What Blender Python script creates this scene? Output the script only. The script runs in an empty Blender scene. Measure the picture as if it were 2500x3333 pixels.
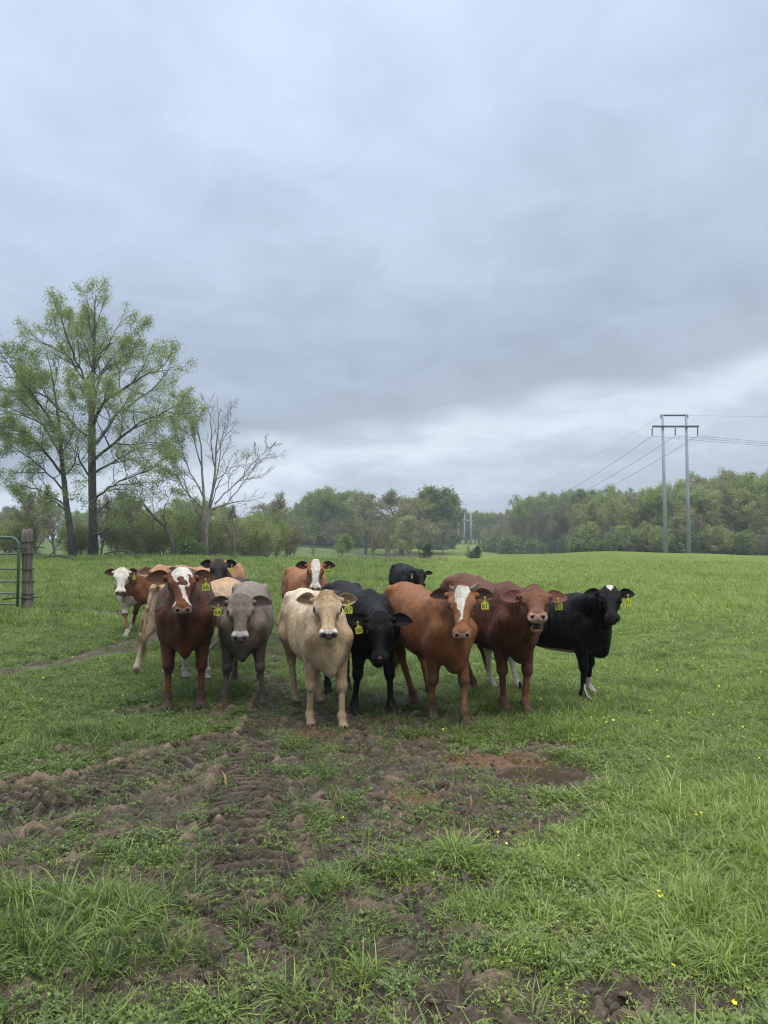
import bpy, math, random
import numpy as np
from mathutils import Vector, Matrix
R = math.radians
S = bpy.context.scene
COL = S.collection
rng = np.random.default_rng(7)
random.seed(7)

# ------------------------------------------------------------------ camera
F = 26.0 / 36.0 * 3333.0            # focal length in pixels of the 2500x3333 photograph
PITCH = R(2.65)
CAMZ = 1.5
cam_d = bpy.data.cameras.new("camera")
cam_d.sensor_fit = 'VERTICAL'; cam_d.sensor_height = 36.0; cam_d.lens = 26.0
cam_d.clip_start = 0.05; cam_d.clip_end = 5000
cam = bpy.data.objects.new("camera", cam_d); COL.objects.link(cam)
cam.location = (0, 0, CAMZ); cam.rotation_euler = (R(90) + PITCH, 0, 0)
S.camera = cam

def at(u, v, Y):
    """world point at depth Y that the photograph shows at pixel (u, v)"""
    x = (u - 1250.0) / F; up = (1666.5 - v) / F
    dy = math.cos(PITCH) - up * math.sin(PITCH)
    dz = math.sin(PITCH) + up * math.cos(PITCH)
    return Vector((x * Y / dy, Y, CAMZ + dz * Y / dy))
def onground(u, v, z=0.0):
    up = (1666.5 - v) / F
    dy = math.cos(PITCH) - up * math.sin(PITCH)
    dz = math.sin(PITCH) + up * math.cos(PITCH)
    Y = (z - CAMZ) / dz * dy
    return at(u, v, Y)

# ------------------------------------------------------------------ view, world, sun
S.view_settings.view_transform = 'Standard'; S.view_settings.look = 'None'
S.view_settings.gamma = 1; S.view_settings.exposure = 0.0
S.render.engine = 'CYCLES'
S.cycles.max_bounces = 6; S.cycles.diffuse_bounces = 3; S.cycles.glossy_bounces = 2
S.cycles.transmission_bounces = 3; S.cycles.transparent_max_bounces = 6; S.cycles.volume_bounces = 0
S.cycles.use_denoising = True; S.cycles.filter_width = 1.15

def lin(r, g, b):
    f = lambda c: (c / 255 / 12.92) if c / 255 <= 0.04045 else ((c / 255 + 0.055) / 1.055) ** 2.4
    return (f(r), f(g), f(b), 1.0)

W = bpy.data.worlds.new("World"); S.world = W; W.use_nodes = True
nt = W.node_tree; nt.nodes.clear()
def N(tree, kind, **kw):
    n = tree.nodes.new(kind)
    for k, v in kw.items(): setattr(n, k, v)
    return n
def LK(tree, a, b): tree.links.new(a, b)
def mathn(tree, op, a, b=None, clamp=False):
    n = N(tree, 'ShaderNodeMath', operation=op, use_clamp=clamp)
    for i, x in enumerate((a, b)):
        if x is None: continue
        if isinstance(x, (int, float)): n.inputs[i].default_value = x
        else: LK(tree, x, n.inputs[i])
    return n.outputs[0]
def ramp(tree, fac, stops, interp='LINEAR'):
    n = N(tree, 'ShaderNodeValToRGB'); cr = n.color_ramp; cr.interpolation = interp
    while len(cr.elements) < len(stops): cr.elements.new(0.5)
    for e, (p, c) in zip(cr.elements, stops):
        e.position = p; e.color = c if len(c) == 4 else (*c, 1)
    LK(tree, fac, n.inputs[0]); return n.outputs[0]
def mix(tree, fac, a, b, mode='MIX'):
    n = N(tree, 'ShaderNodeMix', data_type='RGBA', blend_type=mode)
    for i, x in ((0, fac), (6, a), (7, b)):
        if isinstance(x, (int, float)): n.inputs[i].default_value = x
        elif isinstance(x, tuple): n.inputs[i].default_value = x if len(x) == 4 else (*x, 1)
        else: LK(tree, x, n.inputs[i])
    return n.outputs[2]
def noise(tree, vec, scale, detail=4, rough=0.5, dist=0.0):
    n = N(tree, 'ShaderNodeTexNoise'); n.inputs['Scale'].default_value = scale
    n.inputs['Detail'].default_value = detail; n.inputs['Roughness'].default_value = rough
    n.inputs['Distortion'].default_value = dist
    if vec is not None: LK(tree, vec, n.inputs['Vector'])
    return n.outputs[0]

tc = N(nt, 'ShaderNodeTexCoord')
sep = N(nt, 'ShaderNodeSeparateXYZ'); LK(nt, tc.outputs['Generated'], sep.inputs[0])
X, Y_, Z = sep.outputs
Zc = mathn(nt, 'MAXIMUM', Z, 0.0)
# cloud deck: directions projected on a flat layer overhead, so it foreshortens towards the horizon
den = mathn(nt, 'ADD', Zc, 0.22)
cx = mathn(nt, 'DIVIDE', X, den); cy = mathn(nt, 'DIVIDE', Y_, den)
cmb = N(nt, 'ShaderNodeCombineXYZ'); LK(nt, cx, cmb.inputs[0]); LK(nt, cy, cmb.inputs[1])
n1 = noise(nt, cmb.outputs[0], 0.9, 3, 0.5, 0.5)
n2 = noise(nt, cmb.outputs[0], 1.7, 3, 0.45, 0.4)
# base of the dark bank rises to the right: e = elevation minus a tilted line
azx = mathn(nt, 'DIVIDE', X, mathn(nt, 'MAXIMUM', Y_, 0.05))
azc = mathn(nt, 'MINIMUM', mathn(nt, 'MAXIMUM', azx, -1.2), 1.2)
wob = mathn(nt, 'MULTIPLY', mathn(nt, 'SUBTRACT', n1, 0.5), 0.10)
n4 = noise(nt, cmb.outputs[0], 5.0, 4, 0.55, 0.8)
wob2 = mathn(nt, 'ADD', mathn(nt, 'MULTIPLY', mathn(nt, 'SUBTRACT', n2, 0.5), 0.10), mathn(nt, 'MULTIPLY', mathn(nt, 'SUBTRACT', n4, 0.5), 0.045))
edge = mathn(nt, 'ADD', mathn(nt, 'MULTIPLY', azc, 0.135), 0.125)
e = mathn(nt, 'ADD', mathn(nt, 'SUBTRACT', mathn(nt, 'ADD', Zc, wob), edge), mathn(nt, 'ADD', wob2, 0.2))
skyc = ramp(nt, e, [(0.00, lin(158, 169, 182)), (0.11, lin(170, 181, 194)), (0.170, lin(184, 194, 207)), (0.205, lin(206, 214, 225)),
                    (0.222, lin(178, 189, 202)), (0.243, lin(151, 163, 177)), (0.32, lin(156, 168, 185)), (0.47, lin(175, 188, 207)),
                    (0.64, lin(190, 203, 224)), (0.82, lin(206, 219, 238)), (1.0, lin(210, 223, 241))], 'B_SPLINE')
# fine brighter streaks and mottling
mot = ramp(nt, mathn(nt, 'ADD', mathn(nt, 'MULTIPLY', n2, .6), mathn(nt, 'MULTIPLY', n4, .4)), [(0.34, (0.89, 0.90, 0.91, 1)), (0.66, (1.10, 1.10, 1.10, 1))])
skyc = mix(nt, 1.0, skyc, mot, 'MULTIPLY')
n3 = noise(nt, cmb.outputs[0], 0.55, 2, 0.5, 0.2)
mot2 = ramp(nt, n3, [(0.32, (0.90, 0.915, 0.93, 1)), (0.68, (1.09, 1.085, 1.07, 1))])
skyc = mix(nt, 1.0, skyc, mot2, 'MULTIPLY')
# an overcast sky is brightest overhead
up_ = mathn(nt, 'MULTIPLY', mathn(nt, 'MAXIMUM', mathn(nt, 'SUBTRACT', Z, 0.62), 0.0), 6.0)
up_ = mathn(nt, 'ADD', mathn(nt, 'MINIMUM', up_, 2.0), 1.0)
cu = N(nt, 'ShaderNodeCombineXYZ')
LK(nt, mathn(nt, 'POWER', up_, 1.10), cu.inputs[0]); LK(nt, up_, cu.inputs[1]); LK(nt, mathn(nt, 'POWER', up_, 0.84), cu.inputs[2])
skyc = mix(nt, 1.0, skyc, cu.outputs[0], 'MULTIPLY')
st = N(nt, 'ShaderNodeTexSky', sky_type='NISHITA'); st.sun_disc = False
SUN_EL, SUN_AZ = R(58), R(150)
st.sun_elevation = SUN_EL; st.sun_rotation = SUN_AZ
bgS = N(nt, 'ShaderNodeBackground'); LK(nt, st.outputs[0], bgS.inputs[0]); bgS.inputs[1].default_value = 0.05
bgC = N(nt, 'ShaderNodeBackground'); LK(nt, skyc, bgC.inputs[0]); bgC.inputs[1].default_value = 1.36
mxs = N(nt, 'ShaderNodeMixShader'); mxs.inputs[0].default_value = 0.94
LK(nt, bgS.outputs[0], mxs.inputs[1]); LK(nt, bgC.outputs[0], mxs.inputs[2])
wo = N(nt, 'ShaderNodeOutputWorld'); LK(nt, mxs.outputs[0], wo.inputs[0])

sun_d = bpy.data.lights.new("sun", 'SUN'); sun_d.energy = 1.4; sun_d.angle = R(40); sun_d.color = (1, 0.94, 0.84)
sun = bpy.data.objects.new("sun", sun_d); COL.objects.link(sun)
sd = Vector((math.sin(SUN_AZ) * math.cos(SUN_EL), math.cos(SUN_AZ) * math.cos(SUN_EL), math.sin(SUN_EL)))
sun.rotation_euler = (-sd).to_track_quat('-Z', 'Y').to_euler(); sun.location = (0, -5, 30)

# ------------------------------------------------------------------ helpers
def tag(o, label=None, cat=None, group=None, kind=None):
    if label: o['label'] = label
    if cat: o['category'] = cat
    if group: o['group'] = group
    if kind: o['kind'] = kind
    return o
def empty(name, loc=(0, 0, 0), rz=0):
    o = bpy.data.objects.new(name, None); o.empty_display_size = 0.2
    o.location = loc; o.rotation_euler = (0, 0, rz); COL.objects.link(o); return o
def mesh_np(name, V, Fq, smooth=True):
    """mesh from numpy verts and an (n,3) or (n,4) face array (or a list of both)"""
    me = bpy.data.meshes.new(name)
    V = np.ascontiguousarray(V, dtype=np.float32)
    Fs = Fq if isinstance(Fq, list) else [Fq]
    Fs = [np.asarray(f, dtype=np.int32) for f in Fs if len(f)]
    me.vertices.add(len(V)); me.vertices.foreach_set('co', V.ravel())
    tot = sum(len(f) for f in Fs); loops = np.concatenate([f.ravel() for f in Fs])
    st_, c = [], 0
    for f in Fs:
        st_.append(np.arange(len(f)) * f.shape[1] + c); c += f.size
    me.loops.add(len(loops)); me.loops.foreach_set('vertex_index', loops)
    me.polygons.add(tot); me.polygons.foreach_set('loop_start', np.concatenate(st_).astype(np.int32))
    me.update(calc_edges=True)
    me.polygons.foreach_set('use_smooth', np.full(tot, smooth)); me.update()
    return me
def obj(name, me, m=None, parent=None, link=True):
    o = bpy.data.objects.new(name, me)
    if m is not None and (me is None or len(me.materials) == 0):
        for k in (m if isinstance(m, (list, tuple)) else [m]): me.materials.append(k)
    if link: COL.objects.link(o)
    if parent is not None: o.parent = parent
    return o
def setcol(me, name, arr):
    a = me.attributes.new(name, 'FLOAT_COLOR', 'POINT')
    c = np.ones((len(me.vertices), 4), np.float32); c[:, :arr.shape[1]] = arr
    a.data.foreach_set('color', c.ravel())
def setf(me, name, arr, dom='POINT'):
    a = me.attributes.new(name, 'FLOAT', dom); a.data.foreach_set('value', np.asarray(arr, np.float32))

# gradient noise in numpy
_P = np.random.default_rng(3).permutation(256); _P = np.concatenate([_P, _P, _P])
_G = np.random.default_rng(4).normal(size=(256, 3)); _G /= np.linalg.norm(_G, axis=1)[:, None]
def pnoise(x, y, z=None):
    x = np.asarray(x, float); y = np.asarray(y, float)
    z = np.zeros_like(x) if z is None else np.asarray(z, float)
    xi, yi, zi = np.floor(x).astype(int), np.floor(y).astype(int), np.floor(z).astype(int)
    xf, yf, zf = x - xi, y - yi, z - zi
    f = lambda t: t * t * t * (t * (t * 6 - 15) + 10)
    u, v, w = f(xf), f(yf), f(zf)
    def g(a, b, c):
        h = _P[_P[_P[(xi + a) & 255] + ((yi + b) & 255)] + ((zi + c) & 255)]
        G = _G[h]
        return G[..., 0] * (xf - a) + G[..., 1] * (yf - b) + G[..., 2] * (zf - c)
    l = lambda a, b, t: a + (b - a) * t
    return 1.6 * l(l(l(g(0, 0, 0), g(1, 0, 0), u), l(g(0, 1, 0), g(1, 1, 0), u), v),
             l(l(g(0, 0, 1), g(1, 0, 1), u), l(g(0, 1, 1), g(1, 1, 1), u), v), w)
def fbm(x, y, z=None, oct=4, gain=0.5):
    s = 0; a = 1; t = 0
    for i in range(oct):
        s = s + a * pnoise(x * 2 ** i + 17.3 * i, y * 2 ** i + 5.1 * i, None if z is None else z * 2 ** i); t += a; a *= gain
    return s / t
def smooth(t, a, b):
    t = np.clip((t - a) / (b - a), 0, 1); return t * t * (3 - 2 * t)

def tube_np(pts, rad, sides=8, cap=True):
    """tapered tube along points; returns verts, quads"""
    P = np.asarray(pts, float); n = len(P); rad = np.asarray(rad, float) * np.ones(n)
    T = np.gradient(P, axis=0); T /= np.maximum(np.linalg.norm(T, axis=1)[:, None], 1e-9)
    ref = np.array([0.31, 0.95, 0.02]) if abs(T[0][1]) < 0.8 else np.array([1.0, 0.1, 0.0])
    A = np.cross(T, ref); A /= np.maximum(np.linalg.norm(A, axis=1)[:, None], 1e-9); B = np.cross(T, A)
    a = np.arange(sides) / sides * 2 * np.pi
    V = P[:, None] + rad[:, None, None] * (np.cos(a)[None, :, None] * A[:, None] + np.sin(a)[None, :, None] * B[:, None])
    i = np.arange(n - 1)[:, None] * sides; j = np.arange(sides)[None]; k = (j + 1) % sides
    Q = np.stack([i + j, i + k, i + sides + k, i + sides + j], -1).reshape(-1, 4)
    V = V.reshape(-1, 3)
    if cap:
        V = np.vstack([V, P[:1], P[-1:]]); c0 = n * sides; c1 = c0 + 1
        jj = np.arange(sides); kk = (jj + 1) % sides
        Q = np.vstack([Q, np.stack([kk, jj, np.full(sides, c0), np.full(sides, c0)], -1)[:0],])
        tri = np.vstack([np.stack([kk, jj, np.full(sides, c0)], -1), np.stack([(n - 1) * sides + jj, (n - 1) * sides + kk, np.full(sides, c1)], -1)])
        return V, Q, tri
    return V, Q, np.zeros((0, 3), int)
class MB:
    def __init__(s): s.V = []; s.Q = []; s.T = []; s.n = 0; s.A = []
    def add(s, V, Q=None, T=None, a=0.0):
        V = np.asarray(V, float)
        if Q is not None and len(Q): s.Q.append(np.asarray(Q) + s.n)
        if T is not None and len(T): s.T.append(np.asarray(T) + s.n)
        s.V.append(V); s.A.append(np.full(len(V), a)); s.n += len(V)
    def tube(s, pts, rad, sides=8, a=0.0):
        V, Q, T = tube_np(pts, rad, sides); s.add(V, Q, T, a)
    def box(s, c, h, Rm=None):
        c = np.asarray(c, float); h = np.asarray(h, float)
        V = np.array([[x, y, z] for x in (-1, 1) for y in (-1, 1) for z in (-1, 1)]) * h
        if Rm is not None: V = V @ np.asarray(Rm).T
        s.add(V + c, [[0, 1, 3, 2], [4, 6, 7, 5], [0, 4, 5, 1], [2, 3, 7, 6], [0, 2, 6, 4], [1, 5, 7, 3]])
    def build(s, name, m, parent=None, smooth_=True, attr=None):
        Fs = []
        if s.Q: Fs.append(np.vstack(s.Q))
        if s.T: Fs.append(np.vstack(s.T))
        me = mesh_np(name, np.vstack(s.V), Fs, smooth_)
        if attr: setf(me, attr, np.concatenate(s.A))
        return obj(name, me, m, parent)

def new_mat(name):
    m = bpy.data.materials.new(name); m.use_nodes = True; t = m.node_tree; t.nodes.clear()
    o = N(t, 'ShaderNodeOutputMaterial'); b = N(t, 'ShaderNodeBsdfPrincipled'); LK(t, b.outputs[0], o.inputs[0])
    return m, t, b, o
def bump(t, b, h, strength, dist):
    n = N(t, 'ShaderNodeBump'); n.inputs['Strength'].default_value = strength; n.inputs['Distance'].default_value = dist
    LK(t, h, n.inputs['Height']); LK(t, n.outputs[0], b.inputs['Normal'])
def simple_mat(name, c1, c2=None, scale=8, rough=0.7, bmp=0.0, bdist=0.01, metallic=0.0, stretch=(1, 1, 1), spec=0.5):
    m, t, b, o = new_mat(name)
    tc_ = N(t, 'ShaderNodeTexCoord'); mp = N(t, 'ShaderNodeMapping'); mp.inputs['Scale'].default_value = stretch
    LK(t, tc_.outputs['Object'], mp.inputs[0])
    n = noise(t, mp.outputs[0], scale, 5, 0.6)
    c2 = c2 or c1
    LK(t, ramp(t, n, [(0.3, c1), (0.7, c2)]), b.inputs['Base Color'])
    b.inputs['Roughness'].default_value = rough; b.inputs['Metallic'].default_value = metallic
    b.inputs['Specular IOR Level'].default_value = spec
    if bmp: bump(t, b, n, bmp, bdist)
    return m
# ------------------------------------------------------------------ terrain
_PH = np.array([-0.7, -0.30, -0.12, 0.0, 0.10, 0.20, 0.30, 0.42, 0.52, 0.8])
_YY = np.array([0, 20, 40, 60, 80, 105, 130, 180, 250, 350, 600, 3000.])
_HH = np.array([
 [0, 0, .25, .60, .45, .40, .8, 1.8, 2.9, 4.4, 7, 9],
 [0, 0, .25, .62, .45, .40, .8, 1.8, 2.9, 4.4, 7, 9],
 [0, 0, .15, .45, .30, .0, .1, .9, 2.3, 4.0, 7, 9],
 [0, 0, .10, .30, .25, -.7, -1.3, -.8, 1.4, 3.2, 6, 9],
 [0, 0, .05, .12, .15, -.5, -1.3, -.8, .9, 3.0, 6, 9],
 [0, 0, .05, .15, .35, .40, -.4, -.8, .3, 2.5, 6, 9],
 [0, 0, .05, .20, .50, .78, .1, -.8, 0, 2.0, 6, 9],
 [0, 0, .05, .15, .38, .50, -.1, -.8, 0, 2.0, 6, 9],
 [0, 0, .00, .05, .18, .15, -.4, -.8, 0, 2.0, 6, 9],
 [0, 0, .00, .0, .0, .0, -.4, -.8, 0, 2.0, 6, 9]])
def _sm(t): return t * t * (3 - 2 * t)
def terrain(x, y):
    x = np.asarray(x, float); y = np.asarray(y, float)
    yy = np.clip(y, 0, 2999); ph = np.clip(x / np.maximum(np.abs(y), 8.0), -0.699, 0.799)
    i = np.clip(np.searchsorted(_PH, ph) - 1, 0, len(_PH) - 2); j = np.clip(np.searchsorted(_YY, yy) - 1, 0, len(_YY) - 2)
    a = _sm((ph - _PH[i]) / (_PH[i + 1] - _PH[i])); b = _sm((yy - _YY[j]) / (_YY[j + 1] - _YY[j]))
    h = (_HH[i, j] * (1 - a) + _HH[i + 1, j] * a) * (1 - b) + (_HH[i, j + 1] * (1 - a) + _HH[i + 1, j + 1] * a) * b
    d = np.hypot(x, y)
    return h + smooth(d, 14, 40) * 0.10 * fbm(x / 13, y / 13, oct=2)
def gz(x, y): return float(terrain(np.array([x]), np.array([y]))[0])

# mud: polylines (x, y, half width, strength) in metres
def seg_d(x, y, pts):
    best = np.full(x.shape, 1e9); tt = np.zeros(x.shape); n = 0.0
    for (x0, y0, w0), (x1, y1, w1) in zip(pts[:-1], pts[1:]):
        L2 = (x1 - x0) ** 2 + (y1 - y0) ** 2; L = math.sqrt(L2)
        t = np.clip(((x - x0) * (x1 - x0) + (y - y0) * (y1 - y0)) / L2, 0, 1)
        d = np.hypot(x - x0 - t * (x1 - x0), y - y0 - t * (y1 - y0)) / (w0 + (w1 - w0) * t)
        m = d < best; best = np.where(m, d, best); tt = np.where(m, n + t * L, tt); n += L
    return best, tt
TRACK1 = [(-3.6, 3.7, .40), (-2.4, 4.15, .40), (-1.85, 4.55, .36), (-1.5, 5.2, .26), (-1.1, 5.9, .24)]
TRACK2 = [(-0.45, 2.9, .13), (-0.62, 3.4, .24), (-0.80, 4.4, .26), (-0.95, 5.3, .17), (-1.05, 6.6, .15), (-1.2, 8.3, .16)]
FAR1 = [(-4.6, 8.6, .28), (-3.9, 10.4, .32), (-3.7, 12.2, .42), (-4.2, 14.5, .5), (-5.6, 16.4, .5), (-7.5, 17.5, .5)]
FAR2 = [(-1.3, 8.2, .2), (-1.5, 10, .22), (-1.75, 13, .3), (-1.6, 18, .35)]
FAR3 = [(-9.5, 14.2, .35), (-7.2, 15.2, .3)]
BL = [  # x, y, rx, ry, strength
 (-2.0, 4.35, .9, .45, .8), (-1.3, 4.9, .7, .5, .62), (-0.35, 4.6, .35, .5, .55), (0.12, 5.0, .48, .42, 1.0), (0.36, 4.3, .42, .25, .9), (0.10, 4.2, .35, .3, .6),
 (-.02, 3.9, .35, .22, .6), (-.6, 2.9, .5, .12, .5), (-1.3, 3.4, .5, .12, .55), (-.3, 3.6, .3, .12, .5), (.9, 2.9, .3, .1, .45), (1.6, 2.6, .3, .12, .7), (-1.9, 3.5, .5, .15, .6), (-1.7, 2.45, .4, .12, .6), (.1, 2.75, .4, .1, .5), (-1.0, 6.4, .5, .25, .6), (-1.7, 5.6, .5, .2, .5), (.6, 5.9, .3, .15, .5), (-.13, 3.05, .22, .18, .9), (-.87, 2.62, .35, .12, .8), (.45, 2.50, .38, .16, .95), (.95, 2.5, .32, .12, .9), (-.1, 2.45, .3, .12, .7),
 (.25, 3.35, .28, .14, .6), (.9, 4.2, .35, .2, .6), (1.0, 4.9, .34, .24, 1.0), (.75, 5.2, .42, .22, 1.0), (1.35, 5.6, .22, .13, .8), (1.1, 5.55, .15, .08, .7),
 (-.3, 6.2, 1.0, .35, .62), (-.2, 6.6, 1.3, .35, .55), (-1.6, 7.0, 1.2, .5, .45), (-.4, 7.4, 1.2, .6, .5), (.9, 6.9, .8, .4, .25), (-2.3, 2.95, .3, .3, .7), (-1.5, 2.5, .2, .15, .8),
 (.05, 5.7, .6, .2, .55), (-.45, 5.3, .3, .3, .5), (3.0, 10.5, .7, .35, .45), (2.3, 7.2, .5, .2, .4), (.3, 9.5, .8, .6, .4), (-1.0, 19.5, 1.8, .7, .6), (-7.0, 13.4, 1.3, .5, .6), (-6.0, 12.8, 1.0, .4, .4), (-3.1, 5.2, .35, .15, .5), (1.9, 3.4, .2, .1, .3), (.6, 3.9, .3, .15, .6)]
def mudmap(x, y):
    n = fbm(x * 2.3, y * 2.3, oct=5, gain=0.62); n2 = fbm(x * 7, y * 7, oct=3)
    m = np.zeros(x.shape)
    for cx_, cy_, rx, ry, s_ in BL:
        d = ((x - cx_) / rx) ** 2 + ((y - cy_) / ry) ** 2
        m = np.maximum(m, s_ * np.exp(-d * 0.62) * 1.15)
    for tr, s_ in ((TRACK1, 1.4), (TRACK2, 1.35), (FAR1, .9), (FAR2, .72), (FAR3, .6)):
        d, t = seg_d(x, y, tr); m = np.maximum(m, s_ * (1 - smooth(d, .65, 1.5)))
    near = 1 - smooth(np.hypot(x, y), 5.5, 9)
    base = 0.10 + near * (0.10 + 0.12 * (1 - smooth(y, 3.0, 3.7)) + 0.24 * smooth(1.2 + 0.3 * (y - 4) - x, -0.6, 0.8))
    n3 = fbm(x * 19, y * 19, oct=2)
    v = m + base + 0.62 * n + 0.50 * n2 + 0.30 * n3
    return smooth(v, 0.44, 0.84)
def claymap(x, y):
    n = fbm(x * 5, y * 5, oct=3) * 0.5
    d1 = ((x - .80) / .40) ** 2 + ((y - 5.25) / .17) ** 2; d2 = ((x - .2) / .20) ** 2 + ((y - 4.5) / .13) ** 2; d3 = ((x + .5) / .3) ** 2 + ((y - 6.05) / .13) ** 2
    return np.maximum(np.maximum(1 - smooth(d1 + n, .5, 1.3), .8 * (1 - smooth(d2 + n, .5, 1.3))), .5 * (1 - smooth(d3 + n, .4, 1.2)))
PUD = [(1.03, 4.98, .33, .20), (1.10, 4.72, .14, .18), (1.36, 5.62, .12, .05), (-3.93, 11.1, .25, .12), (.55, 7.0, .20, .07), (.28, 7.2, .12, .06), (-1.55, 10.3, .1, .12), (-3.9, 12.0, .25, .16), (-0.35, 7.9, .15, .1)]
def puddle(x, y):
    n = fbm(x * 6, y * 6, oct=3) * 0.9; p = np.zeros(x.shape)
    for cx_, cy_, rx, ry in PUD: p = np.maximum(p, 1 - smooth(((x - cx_) / rx) ** 2 + ((y - cy_) / ry) ** 2 + n, .6, 1.5))
    return p
def relief(x, y, md):
    d = np.hypot(x, y); k = 1 - smooth(d, 9, 16)
    r = 0.012 * fbm(x * 1.3, y * 1.3, oct=3)
    lump = fbm(x * 9, y * 9, oct=5, gain=0.62); rid = 1 - np.abs(fbm(x * 13 + 3, y * 13, oct=4, gain=0.55)) * 2.6
    big_ = fbm(x * 4, y * 4, oct=2)
    r = r + md * (0.046 * lump + 0.020 * np.maximum(rid, -0.5) + 0.03 * big_ - 0.018)
    for tr, wid in ((TRACK1, 13.0), (TRACK2, 13.5)):
        dd, t = seg_d(x, y, tr)
        sgn = np.where(pnoise(x * 0 + 1, y * 0) > 9, 1, 1)
        lug = np.sin(2 * np.pi * (t * 1.0 + 0.35 * dd * dd * 0.25 + 0.05 * fbm(x * 3, y * 3, oct=2)) / (1 / wid * 1.0) * 0.82)
        prof = 1 - smooth(dd, .75, 1.05)
        r = r * (1 - 0.75 * prof) - prof * 0.030 + prof * 0.037 * np.clip(lug * 2.5, -1, 1) * (0.75 + 0.8 * fbm(x * 2.2, y * 2.2, oct=2)) + 0.024 * np.exp(-((dd - 1.12) / .16) ** 2) * (0.7 + fbm(x * 8, y * 8))
    # hoof prints
    hp = np.random.default_rng(11)
    for i in range(150):
        hx, hy_ = hp.uniform(-2.6, 1.7), hp.uniform(2.4, 7.6); a = hp.uniform(0, 3.14)
        m = (np.abs(x - hx) < .16) & (np.abs(y - hy_) < .16)
        if not m.any(): continue
        dx, dy = x[m] - hx, y[m] - hy_; u_ = dx * math.cos(a) + dy * math.sin(a); v_ = -dx * math.sin(a) + dy * math.cos(a)
        q = np.sqrt((u_ / .065) ** 2 + (v_ / .052) ** 2)
        r[m] += md[m] * (-0.050 * (1 - smooth(q, .5, 1.05)) + 0.022 * np.exp(-((q - 1.25) / .25) ** 2))
    return r * k
def axis(segs):
    out = []
    for a, b, s0, s1 in segs:
        x = a; 
        while x < b - 1e-6:
            out.append(x); t = (x - a) / (b - a); x += s0 + (s1 - s0) * t
    out.append(segs[-1][1]); return np.array(out)
gx = axis([(-1500, -300, 150, 40), (-300, -60, 30, 5), (-60, -14, 4, 0.7), (-14, -4, 0.5, 0.05), (-4, -2.6, 0.04, 0.016), (-2.6, 2.0, 0.014, 0.014), (2.0, 5, 0.016, 0.07), (5, 14, 0.07, 0.5), (14, 60, 0.7, 4), (60, 300, 5, 30), (300, 1500, 40, 150)])
gy = axis([(-200, -8, 40, 2), (-8, 1.6, 1.5, 0.05), (1.6, 6.2, 0.012, 0.014), (6.2, 8.5, 0.016, 0.035), (8.5, 20, 0.04, 0.3), (20, 80, 0.4, 2.5), (80, 300, 2.5, 9), (300, 2800, 12, 200)])
GX, GY = np.meshgrid(gx, gy, indexing='ij'); gxf, gyf = GX.ravel(), GY.ravel()
MUD = np.zeros(gxf.shape); nr_ = (np.abs(gxf) < 25) & (gyf > -3) & (gyf < 30)
MUD[nr_] = mudmap(gxf[nr_], gyf[nr_]) * (1 - smooth(np.hypot(gxf[nr_], gyf[nr_]), 20, 28))
PU = np.zeros(gxf.shape); PU[nr_] = puddle(gxf[nr_], gyf[nr_])
CL = np.zeros(gxf.shape); CL[nr_] = claymap(gxf[nr_], gyf[nr_])
GZ = terrain(gxf, gyf)
RL = np.zeros(gxf.shape); RL[nr_] = relief(gxf[nr_], gyf[nr_], MUD[nr_])
RL = RL * (1 - PU) + (-0.020) * PU
GZ = GZ + RL
ni, nj = GX.shape
I, J = np.meshgrid(np.arange(ni - 1), np.arange(nj - 1), indexing='ij'); a_ = (I * nj + J).ravel()
gme = mesh_np('ground', np.stack([gxf, gyf, GZ], -1), np.stack([a_, a_ + nj, a_ + nj + 1, a_ + 1], -1))
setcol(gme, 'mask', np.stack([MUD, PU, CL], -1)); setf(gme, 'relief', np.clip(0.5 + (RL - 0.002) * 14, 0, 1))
def ground_h(x, y):
    """relief height by lookup in the built grid"""
    i = np.clip(np.searchsorted(gx, x) - 1, 0, ni - 2); j = np.clip(np.searchsorted(gy, y) - 1, 0, nj - 2)
    a = (x - gx[i]) / (gx[i + 1] - gx[i]); b = (y - gy[j]) / (gy[j + 1] - gy[j]); Zr = GZ.reshape(ni, nj)
    return (Zr[i, j] * (1 - a) + Zr[i + 1, j] * a) * (1 - b) + (Zr[i, j + 1] * (1 - a) + Zr[i + 1, j + 1] * a) * b
def mud_at(x, y):
    i = np.clip(np.searchsorted(gx, x), 0, ni - 1); j = np.clip(np.searchsorted(gy, y), 0, nj - 1)
    return MUD.reshape(ni, nj)[i, j], PU.reshape(ni, nj)[i, j]

m, t, b, o = new_mat('pasture_soil')
tcn = N(t, 'ShaderNodeTexCoord'); P_ = tcn.outputs['Object']
mk = N(t, 'ShaderNodeAttribute', attribute_name='mask'); sp = N(t, 'ShaderNodeSeparateColor'); LK(t, mk.outputs[0], sp.inputs[0])
fine = noise(t, P_, 38, 6, 0.65); med = noise(t, P_, 7, 5, 0.6); big = noise(t, P_, 0.35, 4, 0.55); huge = noise(t, P_, 0.035, 3, 0.5)
vfine = noise(t, P_, 160, 3, 0.6)
mudc = ramp(t, med, [(0.25, (0.078, 0.056, 0.038, 1)), (0.5, (0.150, 0.110, 0.078, 1)), (0.78, (0.245, 0.19, 0.14, 1))])
mudc = mix(t, 1.0, mudc, ramp(t, fine, [(0.3, (0.62, 0.62, 0.62, 1)), (0.7, (1.3, 1.28, 1.25, 1))]), 'MULTIPLY')
rl = N(t, 'ShaderNodeAttribute', attribute_name='relief')
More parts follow.
